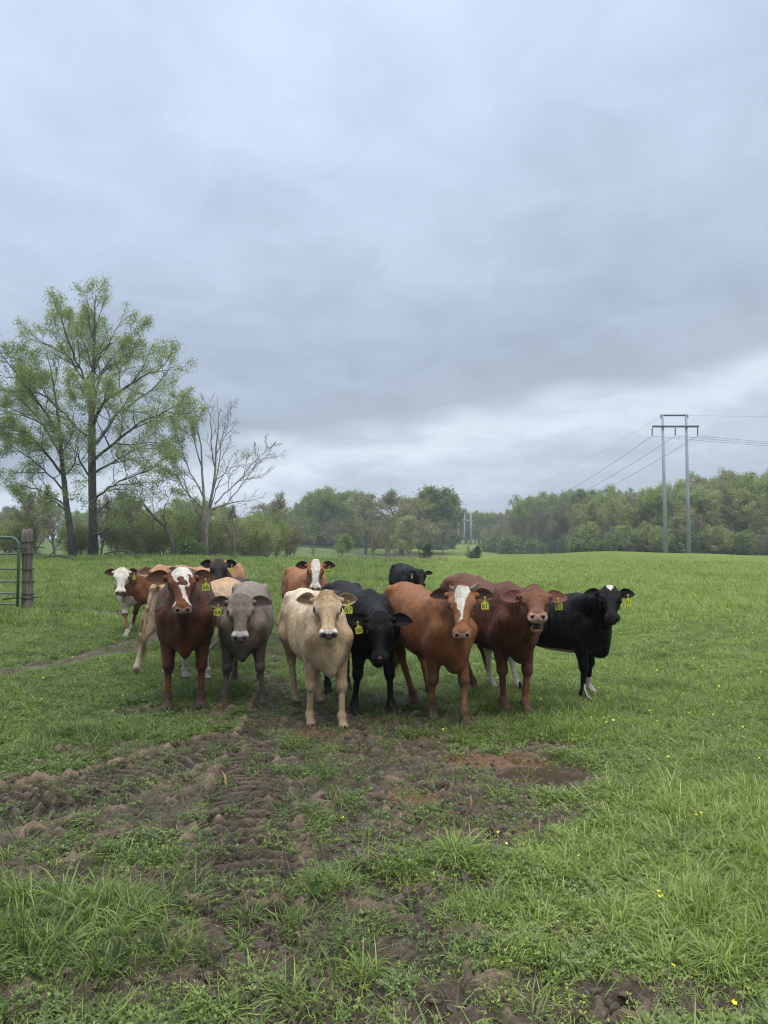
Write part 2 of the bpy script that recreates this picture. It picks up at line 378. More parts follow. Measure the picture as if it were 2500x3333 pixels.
mudc = mix(t, 1.0, mudc, ramp(t, rl.outputs['Fac'], [(0.1, (0.42, 0.42, 0.42, 1)), (0.5, (0.85, 0.85, 0.85, 1)), (0.85, (1.75, 1.7, 1.6, 1))]), 'MULTIPLY')  # shading painted into the mud: hollows darker, ridges lighter, along with wet and dry
clay = ramp(t, fine, [(0.3, (0.17, 0.082, 0.042, 1)), (0.7, (0.30, 0.17, 0.095, 1))])
mudc = mix(t, sp.outputs[2], mudc, clay)
# thatch and low growth between the clumps
thf = mathn(t, 'ADD', mathn(t, 'MULTIPLY', fine, 0.6), mathn(t, 'MULTIPLY', vfine, 0.4))
gcol = ramp(t, thf, [(0.30, (0.024, 0.026, 0.010, 1)), (0.5, (0.048, 0.070, 0.018, 1)), (0.72, (0.085, 0.135, 0.030, 1))])
# far pasture: blades too small to see one by one
geo = N(t, 'ShaderNodeSeparateXYZ'); LK(t, P_, geo.inputs[0])
far = N(t, 'ShaderNodeMapRange'); far.inputs['From Min'].default_value = 14; far.inputs['From Max'].default_value = 42; LK(t, geo.outputs[1], far.inputs[0])
mpf = N(t, 'ShaderNodeMapping'); mpf.inputs['Scale'].default_value = (0.5, 1.0, 1); LK(t, P_, mpf.inputs[0])
st1 = noise(t, mpf.outputs[0], 0.9, 6, 0.7); st2 = noise(t, mpf.outputs[0], 4.5, 5, 0.7)
fc = ramp(t, mathn(t, 'ADD', mathn(t, 'MULTIPLY', st1, 0.45), mathn(t, 'MULTIPLY', st2, 0.55)), [(0.33, (0.095, 0.130, 0.040, 1)), (0.5, (0.155, 0.215, 0.060, 1)), (0.66, (0.23, 0.285, 0.095, 1))])
# the hay field on the right is fresher than the grazed one on the left
rgt = N(t, 'ShaderNodeMapRange'); rgt.interpolation_type = 'SMOOTHSTEP'; rgt.inputs['From Min'].default_value = -6; rgt.inputs['From Max'].default_value = 9
LK(t, mathn(t, 'ADD', mathn(t, 'SUBTRACT', geo.outputs[0], mathn(t, 'MULTIPLY', geo.outputs[1], 0.03)), mathn(t, 'MULTIPLY', big, 6)), rgt.inputs[0])
left_t = mix(t, 1.0, fc, (0.72, 0.74, 0.85, 1), 'MULTIPLY')
fc = mix(t, rgt.outputs[0], left_t, mix(t, 1.0, fc, (1.0, 1.0, 0.8, 1), 'MULTIPLY'))
fc = mix(t, 1.0, fc, ramp(t, huge, [(0.3, (0.8, 0.82, 0.85, 1)), (0.7, (1.12, 1.1, 1.0, 1))]), 'MULTIPLY')
gcol = mix(t, far.outputs[0], gcol, fc)
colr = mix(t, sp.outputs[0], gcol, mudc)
pud = mix(t, sp.outputs[1], colr, (0.075, 0.052, 0.038, 1))
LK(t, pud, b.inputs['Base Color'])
wet = ramp(t, med, [(0.35, (0.38, 0.38, 0.38, 1)), (0.65, (0.75, 0.75, 0.75, 1))])
rr_ = mix(t, sp.outputs[0], (0.95, 0.95, 0.95, 1), wet); rr_ = mix(t, sp.outputs[1], rr_, (0.04, 0.04, 0.04, 1)); LK(t, rr_, b.inputs['Roughness'])
spc = mix(t, sp.outputs[0], (0.05, 0.05, 0.05, 1), (0.4, 0.4, 0.4, 1)); LK(t, spc, b.inputs['Specular IOR Level'])
bn = N(t, 'ShaderNodeBump'); bn.inputs['Distance'].default_value = 0.05
LK(t, mathn(t, 'ADD', fine, mathn(t, 'MULTIPLY', vfine, 0.3)), bn.inputs['Height'])
LK(t, mathn(t, 'SUBTRACT', 0.9, mathn(t, 'MULTIPLY', sp.outputs[1], 0.88)), bn.inputs['Strength']); LK(t, bn.outputs[0], b.inputs['Normal'])
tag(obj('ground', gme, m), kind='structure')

# ------------------------------------------------------------------ ground cover, clump by clump
def leaf_mat(name, stops, rough=0.5, trans=0.35, inst=True, spec=0.45):
    m, t, b, o = new_mat(name)
    at_ = N(t, 'ShaderNodeAttribute', attribute_name='shade')
    v = at_.outputs['Fac']
    if inst:
        it = N(t, 'ShaderNodeAttribute', attribute_name='itint', attribute_type='INSTANCER')
        v = mathn(t, 'ADD', mathn(t, 'MULTIPLY', v, 0.52), mathn(t, 'MULTIPLY', it.outputs['Fac'], 0.52))
    c = ramp(t, v, stops); LK(t, c, b.inputs['Base Color']); b.inputs['Roughness'].default_value = rough; b.inputs['Specular IOR Level'].default_value = spec
    tr = N(t, 'ShaderNodeBsdfTranslucent'); LK(t, mix(t, 1.0, c, (1.1, 1.25, 0.5, 1), 'MULTIPLY'), tr.inputs[0])
    mx = N(t, 'ShaderNodeMixShader'); mx.inputs[0].default_value = trans
    LK(t, b.outputs[0], mx.inputs[1]); LK(t, tr.outputs[0], mx.inputs[2]); LK(t, mx.outputs[0], o.inputs[0])
    return m
M_grass = leaf_mat('grass_blade', [(0.0, (0.035, 0.055, 0.018, 1)), (0.25, (0.072, 0.115, 0.033, 1)), (0.5, (0.158, 0.222, 0.056, 1)), (0.75, (0.285, 0.365, 0.090, 1)), (1.0, (0.45, 0.50, 0.19, 1))])
M_weed = leaf_mat('weed_leaf', [(0.0, (0.04, 0.068, 0.028, 1)), (0.35, (0.105, 0.150, 0.050, 1)), (0.7, (0.180, 0.240, 0.080, 1)), (1.0, (0.27, 0.34, 0.14, 1))])
M_straw = leaf_mat('dead_straw', [(0.0, (0.07, 0.045, 0.03, 1)), (0.5, (0.17, 0.12, 0.075, 1)), (1.0, (0.34, 0.27, 0.17, 1))], trans=0.1)

def blades(r, n, rad, hmin, hmax, w, lean, curl, flat=0.0):
    """n curved blades, 3 segments each; returns V, Q, shade"""
    a = r.uniform(0, 2 * np.pi, n); rr_ = rad * np.sqrt(r.uniform(0, 1, n)); bx, by = rr_ * np.cos(a), rr_ * np.sin(a)
    da = a + r.normal(0, 0.9, n); h = r.uniform(hmin, hmax, n) * (1 - 0.3 * rr_ / max(rad, 1e-6)); ln = np.abs(r.normal(lean, lean * 0.5, n)) + flat; cu = np.abs(r.normal(curl, curl * 0.5, n))
    ww = w * r.uniform(0.6, 1.3, n); pa = da + np.pi / 2 + r.normal(0, 0.5, n)
    V = []
    for k, tt in enumerate((0, 0.35, 0.7, 1.0)):
        ang = ln + cu * tt * 1.2
        L = h * tt
        hor = L * np.sin(np.minimum(ang, 1.9)); ver = L * np.cos(np.minimum(ang, 1.75)) 
        cxx = bx + np.cos(da) * hor; cyy = by + np.sin(da) * hor; wid = ww * (0.75, 1.0, 0.7, 0.0)[k] * 0.5
        V.append(np.stack([cxx - np.cos(pa) * wid, cyy - np.sin(pa) * wid, ver], -1))
        if k < 3: V.append(np.stack([cxx + np.cos(pa) * wid, cyy + np.sin(pa) * wid, ver], -1))
    V = np.stack(V, 1).reshape(-1, 3); V[:, 2] = np.maximum(V[:, 2], 0.002)
    o = np.arange(n)[:, None] * 7
    Q = (o[:, None] + np.array([[0, 1, 3, 2], [2, 3, 5, 4]])[None]).reshape(-1, 4); T = (o + np.array([[4, 5, 6]])).reshape(-1, 3)
    s = np.repeat(np.clip(r.normal(0.5, 0.30, n), 0, 1), 7) * np.tile([0.9, 0.9, 0.95, 0.95, 1.05, 1.05, 1.1], n)
    return V, Q, T, np.clip(s, 0, 1)
def leaflets(r, n, rad, h, size, lobes=1):
    """small rounded leaves on short stems"""
    V, Q, s_, k = [], [], [], 0
    for i in range(n):
        a = r.uniform(0, 6.28); q = rad * math.sqrt(r.uniform()); c = np.array([q * math.cos(a), q * math.sin(a), h * r.uniform(0.25, 1)])
        sh = np.clip(r.normal(0.55, 0.2), 0, 1); d0 = r.uniform(0, 6.28); tilt = r.normal(0, 0.35, 2)
        for l in range(lobes):
            d = d0 + l * 6.28 / max(lobes, 1); sz = size * r.uniform(0.7, 1.3)
            ux = np.array([math.cos(d), math.sin(d), tilt[0] + 0.15]); uy = np.array([-math.sin(d), math.cos(d), tilt[1]])
            pts = [(0, 0), (0.45, 0.42), (0.85, 0.36), (1.05, 0), (0.85, -0.36), (0.45, -0.42)]
            base = c + ux * sz * 0.08
            V += [base + ux * sz * p + uy * sz * q2 + np.array([0, 0, 0.12 * sz * abs(q2) * 2]) for p, q2 in pts]
            Q += [[k, k + 1, k + 2, k + 3], [k, k + 3, k + 4, k + 5]]; k += 6; s_ += [sh + r.normal(0, 0.05)] * 6
    return np.array(V), np.array(Q), np.zeros((0, 3), int), np.clip(s_, 0, 1)
def feather(r, n, rad, h, size):
    """finely cut leaves"""
    V, Q, s_, k = [], [], [], 0
    for i in range(n):
        a = r.uniform(0, 6.28); el = r.uniform(0.1, 0.9); L = size * r.uniform(0.7, 1.3); sh = np.clip(r.normal(0.5, 0.2), 0, 1)
        d = np.array([math.cos(a) * math.cos(el), math.sin(a) * math.cos(el), math.sin(el)]); p0 = np.array([r.normal() * rad * .4, r.normal() * rad * .4, 0.0])
        side = np.array([-math.sin(a), math.cos(a), 0])
        for j in range(5):
            c = p0 + d * L * (0.3 + 0.16 * j) - np.array([0, 0, 0.15 * L * (j / 4) ** 2])
            for sg in (-1, 1):
                e = side * sg * 0.75 + d * 0.6 + np.array([0, 0, r.normal() * 0.2]); ll = L * 0.26 * (1 - 0.12 * j)
                w_ = np.cross(e, [0, 0, 1.0]) * ll * 0.22
                V += [c, c + e * ll * 0.5 + w_, c + e * ll, c + e * ll * 0.5 - w_]; Q.append([k, k + 1, k + 2, k + 3]); k += 4; s_ += [sh] * 4
    return np.array(V), np.array(Q), np.zeros((0, 3), int), np.clip(s_, 0, 1)
def proto(name, parts, m):
    V, Q, T, A, n = [], [], [], [], 0
    for v, q, t_, s_ in parts:
        V.append(v); Q.append(q + n); T.append(t_ + n); A.append(s_); n += len(v)
    Fs = [np.vstack(Q)] + ([np.vstack(T)] if sum(len(x) for x in T) else [])
    me = mesh_np(name, np.vstack(V), Fs); setf(me, 'shade', np.concatenate(A)); me.materials.append(m)
    return bpy.data.objects.new(name, me)
def collect(name, protos):
    c = bpy.data.collections.new(name)
    for i, p in enumerate(protos): p.name = '%s_%02d' % (name, i); c.objects.link(p)
    return c
q = np.random.default_rng(21)
K_short = collect('short_clump', [proto('c', [blades(q, 34, .06, .02, .075, .0032, .55, .8), leaflets(q, 6, .06, .03, .009, 3)], M_grass) for _ in range(5)])
K_weed = collect('weed_clump', [proto('c', [leaflets(q, 22, .065, .045, .012, 3), blades(q, 6, .06, .02, .06, .003, .5, .8)], M_weed) for _ in range(3)]
                 + [proto('c', [feather(q, 12, .04, .05, .075), leaflets(q, 6, .06, .03, .010, 3)], M_weed) for _ in range(3)])
K_tuft = collect('long_tuft', [proto('c', [blades(q, 60, .055, .08, .24, .0052, .42, .75), blades(q, 14, .06, .10, .20, .006, 1.0, .7)], M_grass) for _ in range(5)])
K_mid = collect('mid_tuft', [proto('c', [blades(q, 44, .065, .045, .13, .0042, .48, .8)], M_grass) for _ in range(5)])
K_lying = collect('lying_blades', [proto('c', [blades(q, 20, .08, .06, .17, .0048, 1.15, .35)], M_grass) for _ in range(4)])
K_straw = collect('straw_bits', [proto('c', [blades(q, 9, .08, .04, .13, .0026, 1.42, .12)], M_straw) for _ in range(4)])
K_dry = collect('dry_stems', [proto('c', [blades(q, 16, .10, .5, 1.15, .006, .14, .35)], M_straw) for _ in range(4)])

m_clod, t, b, o = new_mat('clod_mud')
tcn = N(t, 'ShaderNodeTexCoord'); it = N(t, 'ShaderNodeAttribute', attribute_name='itint', attribute_type='INSTANCER')
cc = ramp(t, mathn(t, 'ADD', mathn(t, 'MULTIPLY', noise(t, tcn.outputs['Object'], 60, 4, .6), .5), mathn(t, 'MULTIPLY', it.outputs['Fac'], .5)), [(.3, (0.045, 0.031, 0.021, 1)), (.5, (0.085, 0.060, 0.042, 1)), (.72, (0.14, 0.102, 0.073, 1))])
LK(t, cc, b.inputs['Base Color']); b.inputs['Roughness'].default_value = .5; bump(t, b, noise(t, tcn.outputs['Object'], 140, 4, .6), .8, .006)
def clod(r):
    a_ = np.linspace(0, np.pi, 7)[1:-1]; b_ = np.arange(9) / 9 * 2 * np.pi
    sp_ = np.stack([np.sin(a_)[:, None] * np.cos(b_), np.sin(a_)[:, None] * np.sin(b_), np.cos(a_)[:, None] * np.ones(9)], -1).reshape(-1, 3); sp_ = np.vstack([sp_, [[0, 0, 1], [0, 0, -1]]])
    o_ = r.uniform(0, 50); d_ = 1 + .95 * fbm(sp_[:, 0] * 1.6 + o_, sp_[:, 1] * 1.6, sp_[:, 2] * 1.6, 3); sp_ = sp_ * d_[:, None] * np.array([.020, .015, .006])
    i_ = np.arange(4)[:, None] * 9; j_ = np.arange(9)[None]; k_ = (j_ + 1) % 9; q_ = np.stack([i_ + j_, i_ + 9 + j_, i_ + 9 + k_, i_ + k_], -1).reshape(-1, 4)
    jj = np.arange(9); kk = (jj + 1) % 9; return sp_, q_, np.vstack([np.stack([jj, kk, np.full(9, 45)], -1), np.stack([36 + kk, 36 + jj, np.full(9, 46)], -1)]), np.full(47, .5)
K_clod = collect('clod', [proto('c', [clod(q)], m_clod) for _ in range(7)])

def gn_scatter(name, coll, pos, rot, scl, idx, tint, label, cat):
    n = len(pos); me = bpy.data.meshes.new(name); me.vertices.add(n); me.vertices.foreach_set('co', np.asarray(pos, np.float32).ravel())
    a = me.attributes.new('rot', 'FLOAT_VECTOR', 'POINT'); a.data.foreach_set('vector', np.asarray(rot, np.float32).ravel())
    a = me.attributes.new('scl', 'FLOAT_VECTOR', 'POINT'); a.data.foreach_set('vector', np.asarray(scl, np.float32).ravel())
    a = me.attributes.new('pick', 'INT', 'POINT'); a.data.foreach_set('value', np.asarray(idx, np.int32))
    setf(me, 'itint', tint)
    ob = obj(name, me); tag(ob, label, cat, kind='stuff')
    g = bpy.data.node_groups.new(name, 'GeometryNodeTree')
    g.interface.new_socket('Geometry', in_out='INPUT', socket_type='NodeSocketGeometry'); g.interface.new_socket('Geometry', in_out='OUTPUT', socket_type='NodeSocketGeometry')
    gi = g.nodes.new('NodeGroupInput'); go = g.nodes.new('NodeGroupOutput')
    ip = g.nodes.new('GeometryNodeInstanceOnPoints'); ci = g.nodes.new('GeometryNodeCollectionInfo')
    ci.inputs['Collection'].default_value = coll; ci.inputs['Separate Children'].default_value = True; ci.inputs['Reset Children'].default_value = True
    ip.inputs['Pick Instance'].default_value = True
    def na(nm, ty):
        x = g.nodes.new('GeometryNodeInputNamedAttribute'); x.data_type = ty; x.inputs[0].default_value = nm; return x.outputs[0]
    g.links.new(gi.outputs[0], ip.inputs['Points']); g.links.new(ci.outputs[0], ip.inputs['Instance'])
    g.links.new(na('pick', 'INT'), ip.inputs['Instance Index'])
    er = g.nodes.new('FunctionNodeEulerToRotation'); g.links.new(na('rot', 'FLOAT_VECTOR'), er.inputs[0]); g.links.new(er.outputs[0], ip.inputs['Rotation'])
    g.links.new(na('scl', 'FLOAT_VECTOR'), ip.inputs['Scale']); g.links.new(ip.outputs[0], go.inputs[0])
    md = ob.modifiers.new('scatter', 'NODES'); md.node_group = g
    return ob
def longness(x, y):
    v = np.zeros(x.shape)
    for cx_, cy_, rx, ry, s_ in ((-.95, 3.0, 1.1, .38, 1.0), (-2.2, 2.9, .6, .5, .9), (-.3, 2.65, .6, .25, .8), (.15, 3.15, .35, .3, .7), (1.38, 2.98, .36, .24, 1.7), (1.75, 2.9, .5, .35, 1.2), (.95, 6.0, .75, .33, 1.15), (1.6, 6.5, .7, .4, .9), (.45, 6.1, .25, .2, 1.0),
                             (1.9, 4.2, .8, .8, .8), (1.2, 3.6, .9, .5, .55), (1.1, 4.55, .16, .12, 1.0), (.3, 3.7, .28, .15, .9), (1.9, 7.2, 1.5, .7, .7), (3.5, 7.5, 1.2, .6, .6), (-5.7, 13.9, .8, .4, 1.0), (-3.9, 7.2, 1.0, .6, .5), (2.6, 9.0, 1.4, .7, .5), (-8, 18, 3, 3, .6), (-3, 17, 3, 2.5, .6), (-.1, 5.45, .12, .1, .8), (-.4, 4.9, .12, .1, .5), (-1.9, 5.9, 1.1, .4, .5), (2.2, 3.2, .5, .6, .9)):
        v = np.maximum(v, s_ * np.exp(-(((x - cx_) / rx) ** 2 + ((y - cy_) / ry) ** 2) * 0.8))
    return v + 0.45 * fbm(x * 0.8, y * 0.8, oct=3) + 0.10 * smooth(x, 0.8, 2.5) + 0.5 * smooth(fbm(x * .75 + 31, y * .95, oct=2), .12, .38) * (y > 4)
def sample(r, n, y0, y1, ex=1.0):
    """points in the wedge in view, denser close by (density ~ y**-ex)"""
    u = r.uniform(0, 1, n); p = 2 - ex
    y = (y0 ** p + (y1 ** p - y0 ** p) * u) ** (1 / p) if abs(p) > 1e-6 else y0 * (y1 / y0) ** u
    x = r.uniform(-1, 1, n) * (0.60 * y + 0.9)
    return x, y
r_ = np.random.default_rng(33)
HOOVES = []
def scatter(name, coll, n, y0, y1, ex, keep, smin_, smax_, tintf, label, cat, grow=0.0, tilt=0.15, sink=0.004):
    x, y = sample(r_, n, y0, y1, ex); md, pu = mud_at(x, y)
    k = keep(x, y, md, pu); m_ = r_.uniform(0, 1, n) < k; x, y, md = x[m_], y[m_], md[m_]
    z = ground_h(x, y) - sink; s = r_.uniform(smin_, smax_, len(x)) * (1 + grow * np.maximum(y - 6, 0) / 10)
    z2 = s * r_.uniform(0.8, 1.2, len(x)); fl = 1 + 0.0 * s
    rot = np.stack([r_.normal(0, tilt, len(x)), r_.normal(0, tilt, len(x)), r_.uniform(0, 6.28, len(x))], -1)
    tn = np.clip(tintf(x, y, md) + r_.normal(0, 0.18, len(x)), 0, 1)
    gn_scatter(name, coll, np.stack([x, y, z], -1), rot, np.stack([s, s, z2], -1), r_.integers(0, len(coll.objects), len(x)), tn, label, cat)
    return len(x)
def tint0(x, y, md):
    rt = smooth(x - 0.05 * y + 0.5 * fbm(x, y, oct=2), -1.0, 1.6)
    return 0.44 + 0.39 * rt + 0.30 * fbm(x * 1.1 + 9, y * 1.1, oct=4, gain=.6) + 0.38 * fbm(x * .22 + 3, y * .22, oct=3) - 0.30 * smooth(fbm(x * .75 + 31, y * .95, oct=2), .12, .38) - 0.10 * md + 0.10 * smooth(y, 8, 25)
lush = lambda md: np.clip(1 - 1.05 * md, 0, 1)
if globals().get('GRASS', True):
    nn_ = 0
    nn_ += scatter('short_grass', K_short, 60000, 1.7, 16, 1.0, lambda x, y, md, pu: np.clip(lush(md) + 0.13, 0, 1) * (1 - pu), .7, 1.35, tint0, 'short green pasture grass between the mud patches', 'grass', grow=0.5)
    nn_ += scatter('pasture_weeds', K_weed, 34000, 1.7, 15, 1.0, lambda x, y, md, pu: np.clip((lush(md) + 0.06) * (0.42 + 0.13 * smooth(y, 3, 5) + 1.1 * fbm(x * 1.6 + 5, y * 1.6, oct=3)), 0, 1) * (1 - pu), .55, 1.15, lambda x, y, md: tint0(x, y, md) + 0.06, 'low clover and cut leaved weeds in the pasture', 'weeds', grow=0.45)
    nn_ += scatter('mid_grass', K_mid, 46000, 1.7, 20, 1.0, lambda x, y, md, pu: np.clip(smooth(longness(x, y), .05, .6) * lush(md * .9) * .9, 0, 1) * (1 - pu), .7, 1.3, tint0, 'ankle high grass in the pasture', 'grass', grow=0.35)
    nn_ += scatter('long_grass', K_tuft, 24000, 1.9, 24, 1.1, lambda x, y, md, pu: np.clip(smooth(longness(x, y), .45, .95) * lush(md * .8), 0, 1) * (1 - pu), .55, 1.1, tint0, 'long arching grass in dense tufts', 'grass', grow=0.2)
    nn_ += scatter('flattened_grass', K_lying, 9000, 1.7, 9, 1.2, lambda x, y, md, pu: np.clip(.35 + .4 * longness(x, y), 0, 1) * lush(md * .8), .7, 1.3, lambda x, y, md: tint0(x, y, md) - .12, 'trodden grass lying flat on the soil', 'grass', tilt=.1)
    nn_ += scatter('dead_straw', K_straw, 9000, 1.7, 10, 1.2, lambda x, y, md, pu: (.25 + .5 * (fbm(x * 1.5, y * 1.5, oct=2) > .1)) * (1 - pu), .6, 1.3, lambda x, y, md: .5 + 0 * x, 'dead straw bits lying on mud and grass', 'straw', tilt=.08)
    M_clod = m_clod
    nn_ += scatter('mud_clods', K_clod, 7000, 1.7, 9, 1.0, lambda x, y, md, pu: np.clip(md * 1.2 - .25, 0, .9) * (1 - pu), .35, 1.5, lambda x, y, md: .5 + 0 * x, 'small clods of churned wet mud', 'mud', tilt=1.0, sink=.002)
    # farther pasture
    nn_ += scatter('far_grass', K_mid, 52000, 14, 60, 1.0, lambda x, y, md, pu: np.clip(.55 + .9 * fbm(x * .35, y * .35, oct=3), .1, 1) * (1 - .8 * md), 1.5, 2.6, lambda x, y, md: tint0(x, y, md) + .05, 'pasture grass reaching to the trees', 'grass', grow=.16)
    nn_ += scatter('dry_grass', K_dry, 500, 16, 60, .5, lambda x, y, md, pu: (fbm(x * .2 + 4, y * .2, oct=2) > .08) * (x / y < .25) * .5 + .02, .45, .9, lambda x, y, md: .8 + 0 * x, 'tall pale dry grass stems standing in the pasture', 'grass', tilt=.05)
    nn_ += scatter('crest_dry_grass', K_dry, 2600, 58, 80, 0.0, lambda x, y, md, pu: ((x / y > -.07) & (x / y < .085)) * .8 + ((x / y < -.13) * .05) + (x / y > .2) * .04, .5, .95, lambda x, y, md: .75 + 0 * x, 'pale dry grass around the shrubs at the field crest', 'grass', tilt=.05)
    print('clumps', nn_)
# ------------------------------------------------------------------ cattle
def smin(a, b, k):
    h = np.clip(0.5 + 0.5 * (b - a) / k, 0, 1)
    return b * (1 - h) + a * h - k * h * (1 - h)
def ell(c, r, Rm=None):
    c = np.asarray(c, float); r = np.asarray(r, float); Rm = None if Rm is None else np.asarray(Rm, float)
    def f(P):
        q = P - c
        if Rm is not None: q = q @ Rm.T
        k0 = np.sqrt(((q / r) ** 2).sum(-1)); k1 = np.sqrt(((q / r ** 2) ** 2).sum(-1))
        return k0 * (k0 - 1) / np.maximum(k1, 1e-6)
    return f
def capf(a, b, ra, rb, ax=None, s=1.0):
    a = np.asarray(a, float); b = np.asarray(b, float); ba = b - a; L2 = max((ba ** 2).sum(), 1e-9)
    def f(P):
        pa = P - a
        t = np.clip(pa @ ba / L2, 0, 1); q = pa - t[..., None] * ba
        if ax is not None:
            q = q + (q @ ax)[..., None] * (1 / s - 1) * ax
        return np.sqrt((q ** 2).sum(-1)) - (ra + (rb - ra) * t)
    return f
def torso(st):
    """st rows: x, top, bottom, half-width"""
    st = np.asarray(st, float); xs = np.linspace(st[0, 0], st[-1, 0], 160)
    def cr(y):
        m = np.gradient(y, st[:, 0]); out = np.empty_like(xs)
        for i, x in enumerate(xs):
            k = min(max(np.searchsorted(st[:, 0], x) - 1, 0), len(st) - 2)
            h = st[k + 1, 0] - st[k, 0]; t = (x - st[k, 0]) / h
            out[i] = (2*t**3-3*t**2+1)*y[k] + (t**3-2*t**2+t)*h*m[k] + (-2*t**3+3*t**2)*y[k+1] + (t**3-t**2)*h*m[k+1]
        return out
    top, bot, wd = cr(st[:, 1]), cr(st[:, 2]), cr(st[:, 3])
    def f(P):
        x = np.clip(P[..., 0], xs[0], xs[-1])
        T = np.interp(x, xs, top); B = np.interp(x, xs, bot); w = np.interp(x, xs, wd)
        zc = T * 0.46 + B * 0.54; z = P[..., 2] - zc
        h = np.where(z > 0, T - zc, zc - B)
        q = ((np.abs(P[..., 1]) / w) ** 2.25 + (np.abs(z) / h) ** 2.25) ** (1 / 2.25)
        d = (q - 1) * np.minimum(w, h)
        dx = np.abs(P[..., 0] - x)
        return np.where(dx > 0, np.sqrt(np.maximum(d, 0) ** 2 + dx ** 2) + np.minimum(d, 0) * 0, d)
    return f

def surface_nets(D, org, vx):
    s = D < 0
    nx, ny, nz = D.shape
    cnt = np.zeros((nx - 1, ny - 1, nz - 1), np.uint8)
    for a in (0, 1):
        for b in (0, 1):
            for c in (0, 1): cnt += s[a:nx - 1 + a, b:ny - 1 + b, c:nz - 1 + c]
    act = (cnt > 0) & (cnt < 8)
    idx = np.argwhere(act); vid = np.full(act.shape, -1, np.int32); vid[act] = np.arange(len(idx))
    i, j, k = idx.T
    val = {}
    for a in (0, 1):
        for b in (0, 1):
            for c in (0, 1): val[a, b, c] = D[i + a, j + b, k + c]
    acc = np.zeros((len(idx), 3)); num = np.zeros(len(idx))
    cs = list(val)
    for p in cs:
        for ax in range(3):
            if p[ax] == 0:
                q = list(p); q[ax] = 1; q = tuple(q)
                v0, v1 = val[p], val[q]; m = (v0 < 0) != (v1 < 0)
                t = np.where(m, v0 / np.where(m, v0 - v1, 1), 0)
                pt = np.tile(np.array(p, float), (len(idx), 1)); pt[:, ax] = t
                acc += pt * m[:, None]; num += m
    V = org + (idx + acc / num[:, None]) * vx
    Q = []
    def quads(m, flip, c0, c1, c2, c3):
        q = np.stack([vid[c0], vid[c1], vid[c2], vid[c3]], -1)
        q[flip] = q[flip][:, ::-1]; q = q[(q >= 0).all(1)]; Q.append(q)
    m = s[:-1] != s[1:]; m = m[:, 1:-1, 1:-1]; a, b, c = np.argwhere(m).T; b = b + 1; c = c + 1
    quads(m, ~s[a, b, c], (a, b - 1, c - 1), (a, b, c - 1), (a, b, c), (a, b - 1, c))
    m = s[:, :-1] != s[:, 1:]; m = m[1:-1, :, 1:-1]; a, b, c = np.argwhere(m).T; a = a + 1; c = c + 1
    quads(m, ~s[a, b, c], (a - 1, b, c - 1), (a - 1, b, c), (a, b, c), (a, b, c - 1))
    m = s[:, :, :-1] != s[:, :, 1:]; m = m[1:-1, 1:-1]; a, b, c = np.argwhere(m).T; a = a + 1; b = b + 1
    quads(m, ~s[a, b, c], (a - 1, b - 1, c), (a, b - 1, c), (a, b, c), (a - 1, b, c))
    return V, np.vstack(Q)

def sdf_mesh(prims, lo, hi, vx, bs=12):
    lo = np.asarray(lo, float); n = np.ceil((np.asarray(hi) - lo) / vx / bs).astype(int)
    # keep only blocks near the surface
    ci = np.stack(np.meshgrid(*[np.arange(m) for m in n], indexing='ij'), -1).reshape(-1, 3)
    cen = lo + (ci + 0.5) * bs * vx; rad = bs * vx * 0.87
    vals = []; d = None
    for f, k, mode in prims:
        q = f(cen); vals.append(q)
        if mode == '+': d = q if d is None else smin(d, q, k)
    near = np.abs(d) < rad * 1.35 + 0.07
    D = np.where(np.repeat(np.repeat(np.repeat(d.reshape(n), bs, 0), bs, 1), bs, 2) < 0, -1.0, 1.0).astype(np.float32)
    g = np.arange(bs) * vx
    loc = np.stack(np.meshgrid(g, g, g, indexing='ij'), -1).reshape(-1, 3)
    for b in np.nonzero(near)[0]:
        P = lo + ci[b] * bs * vx + loc
        r = None; lim = d[b] + 2 * rad + 0.12
        for (f, k, mode), vv in zip(prims, vals):
            if vv[b] > lim and mode == '+' and r is not None: continue
            if mode == '-' and vv[b] > rad + 0.05: continue
            q = f(P)
            if mode == '+': r = q if r is None else smin(r, q, k)
            elif r is not None: r = -smin(-r, q, k)
        i, j, k_ = ci[b] * bs
        D[i:i + bs, j:j + bs, k_:k_ + bs] = r.reshape(bs, bs, bs)
    return surface_nets(D, lo, vx)

def rotz(v, a):
    c, s = math.cos(a), math.sin(a); v = np.asarray(v, float)
    return np.stack([v[..., 0] * c - v[..., 1] * s, v[..., 0] * s + v[..., 1] * c, v[..., 2]], -1)
def basis(F_, roll=0.0):
    F_ = F_ / np.linalg.norm(F_)
    hor = math.hypot(F_[0], F_[1]); Nn = np.array([-F_[2] * F_[0] / hor, -F_[2] * F_[1] / hor, hor])
    Sd = np.cross(Nn, F_)
    c, s = math.cos(roll), math.sin(roll)
    return F_, Sd * c + Nn * s, -Sd * s + Nn * c

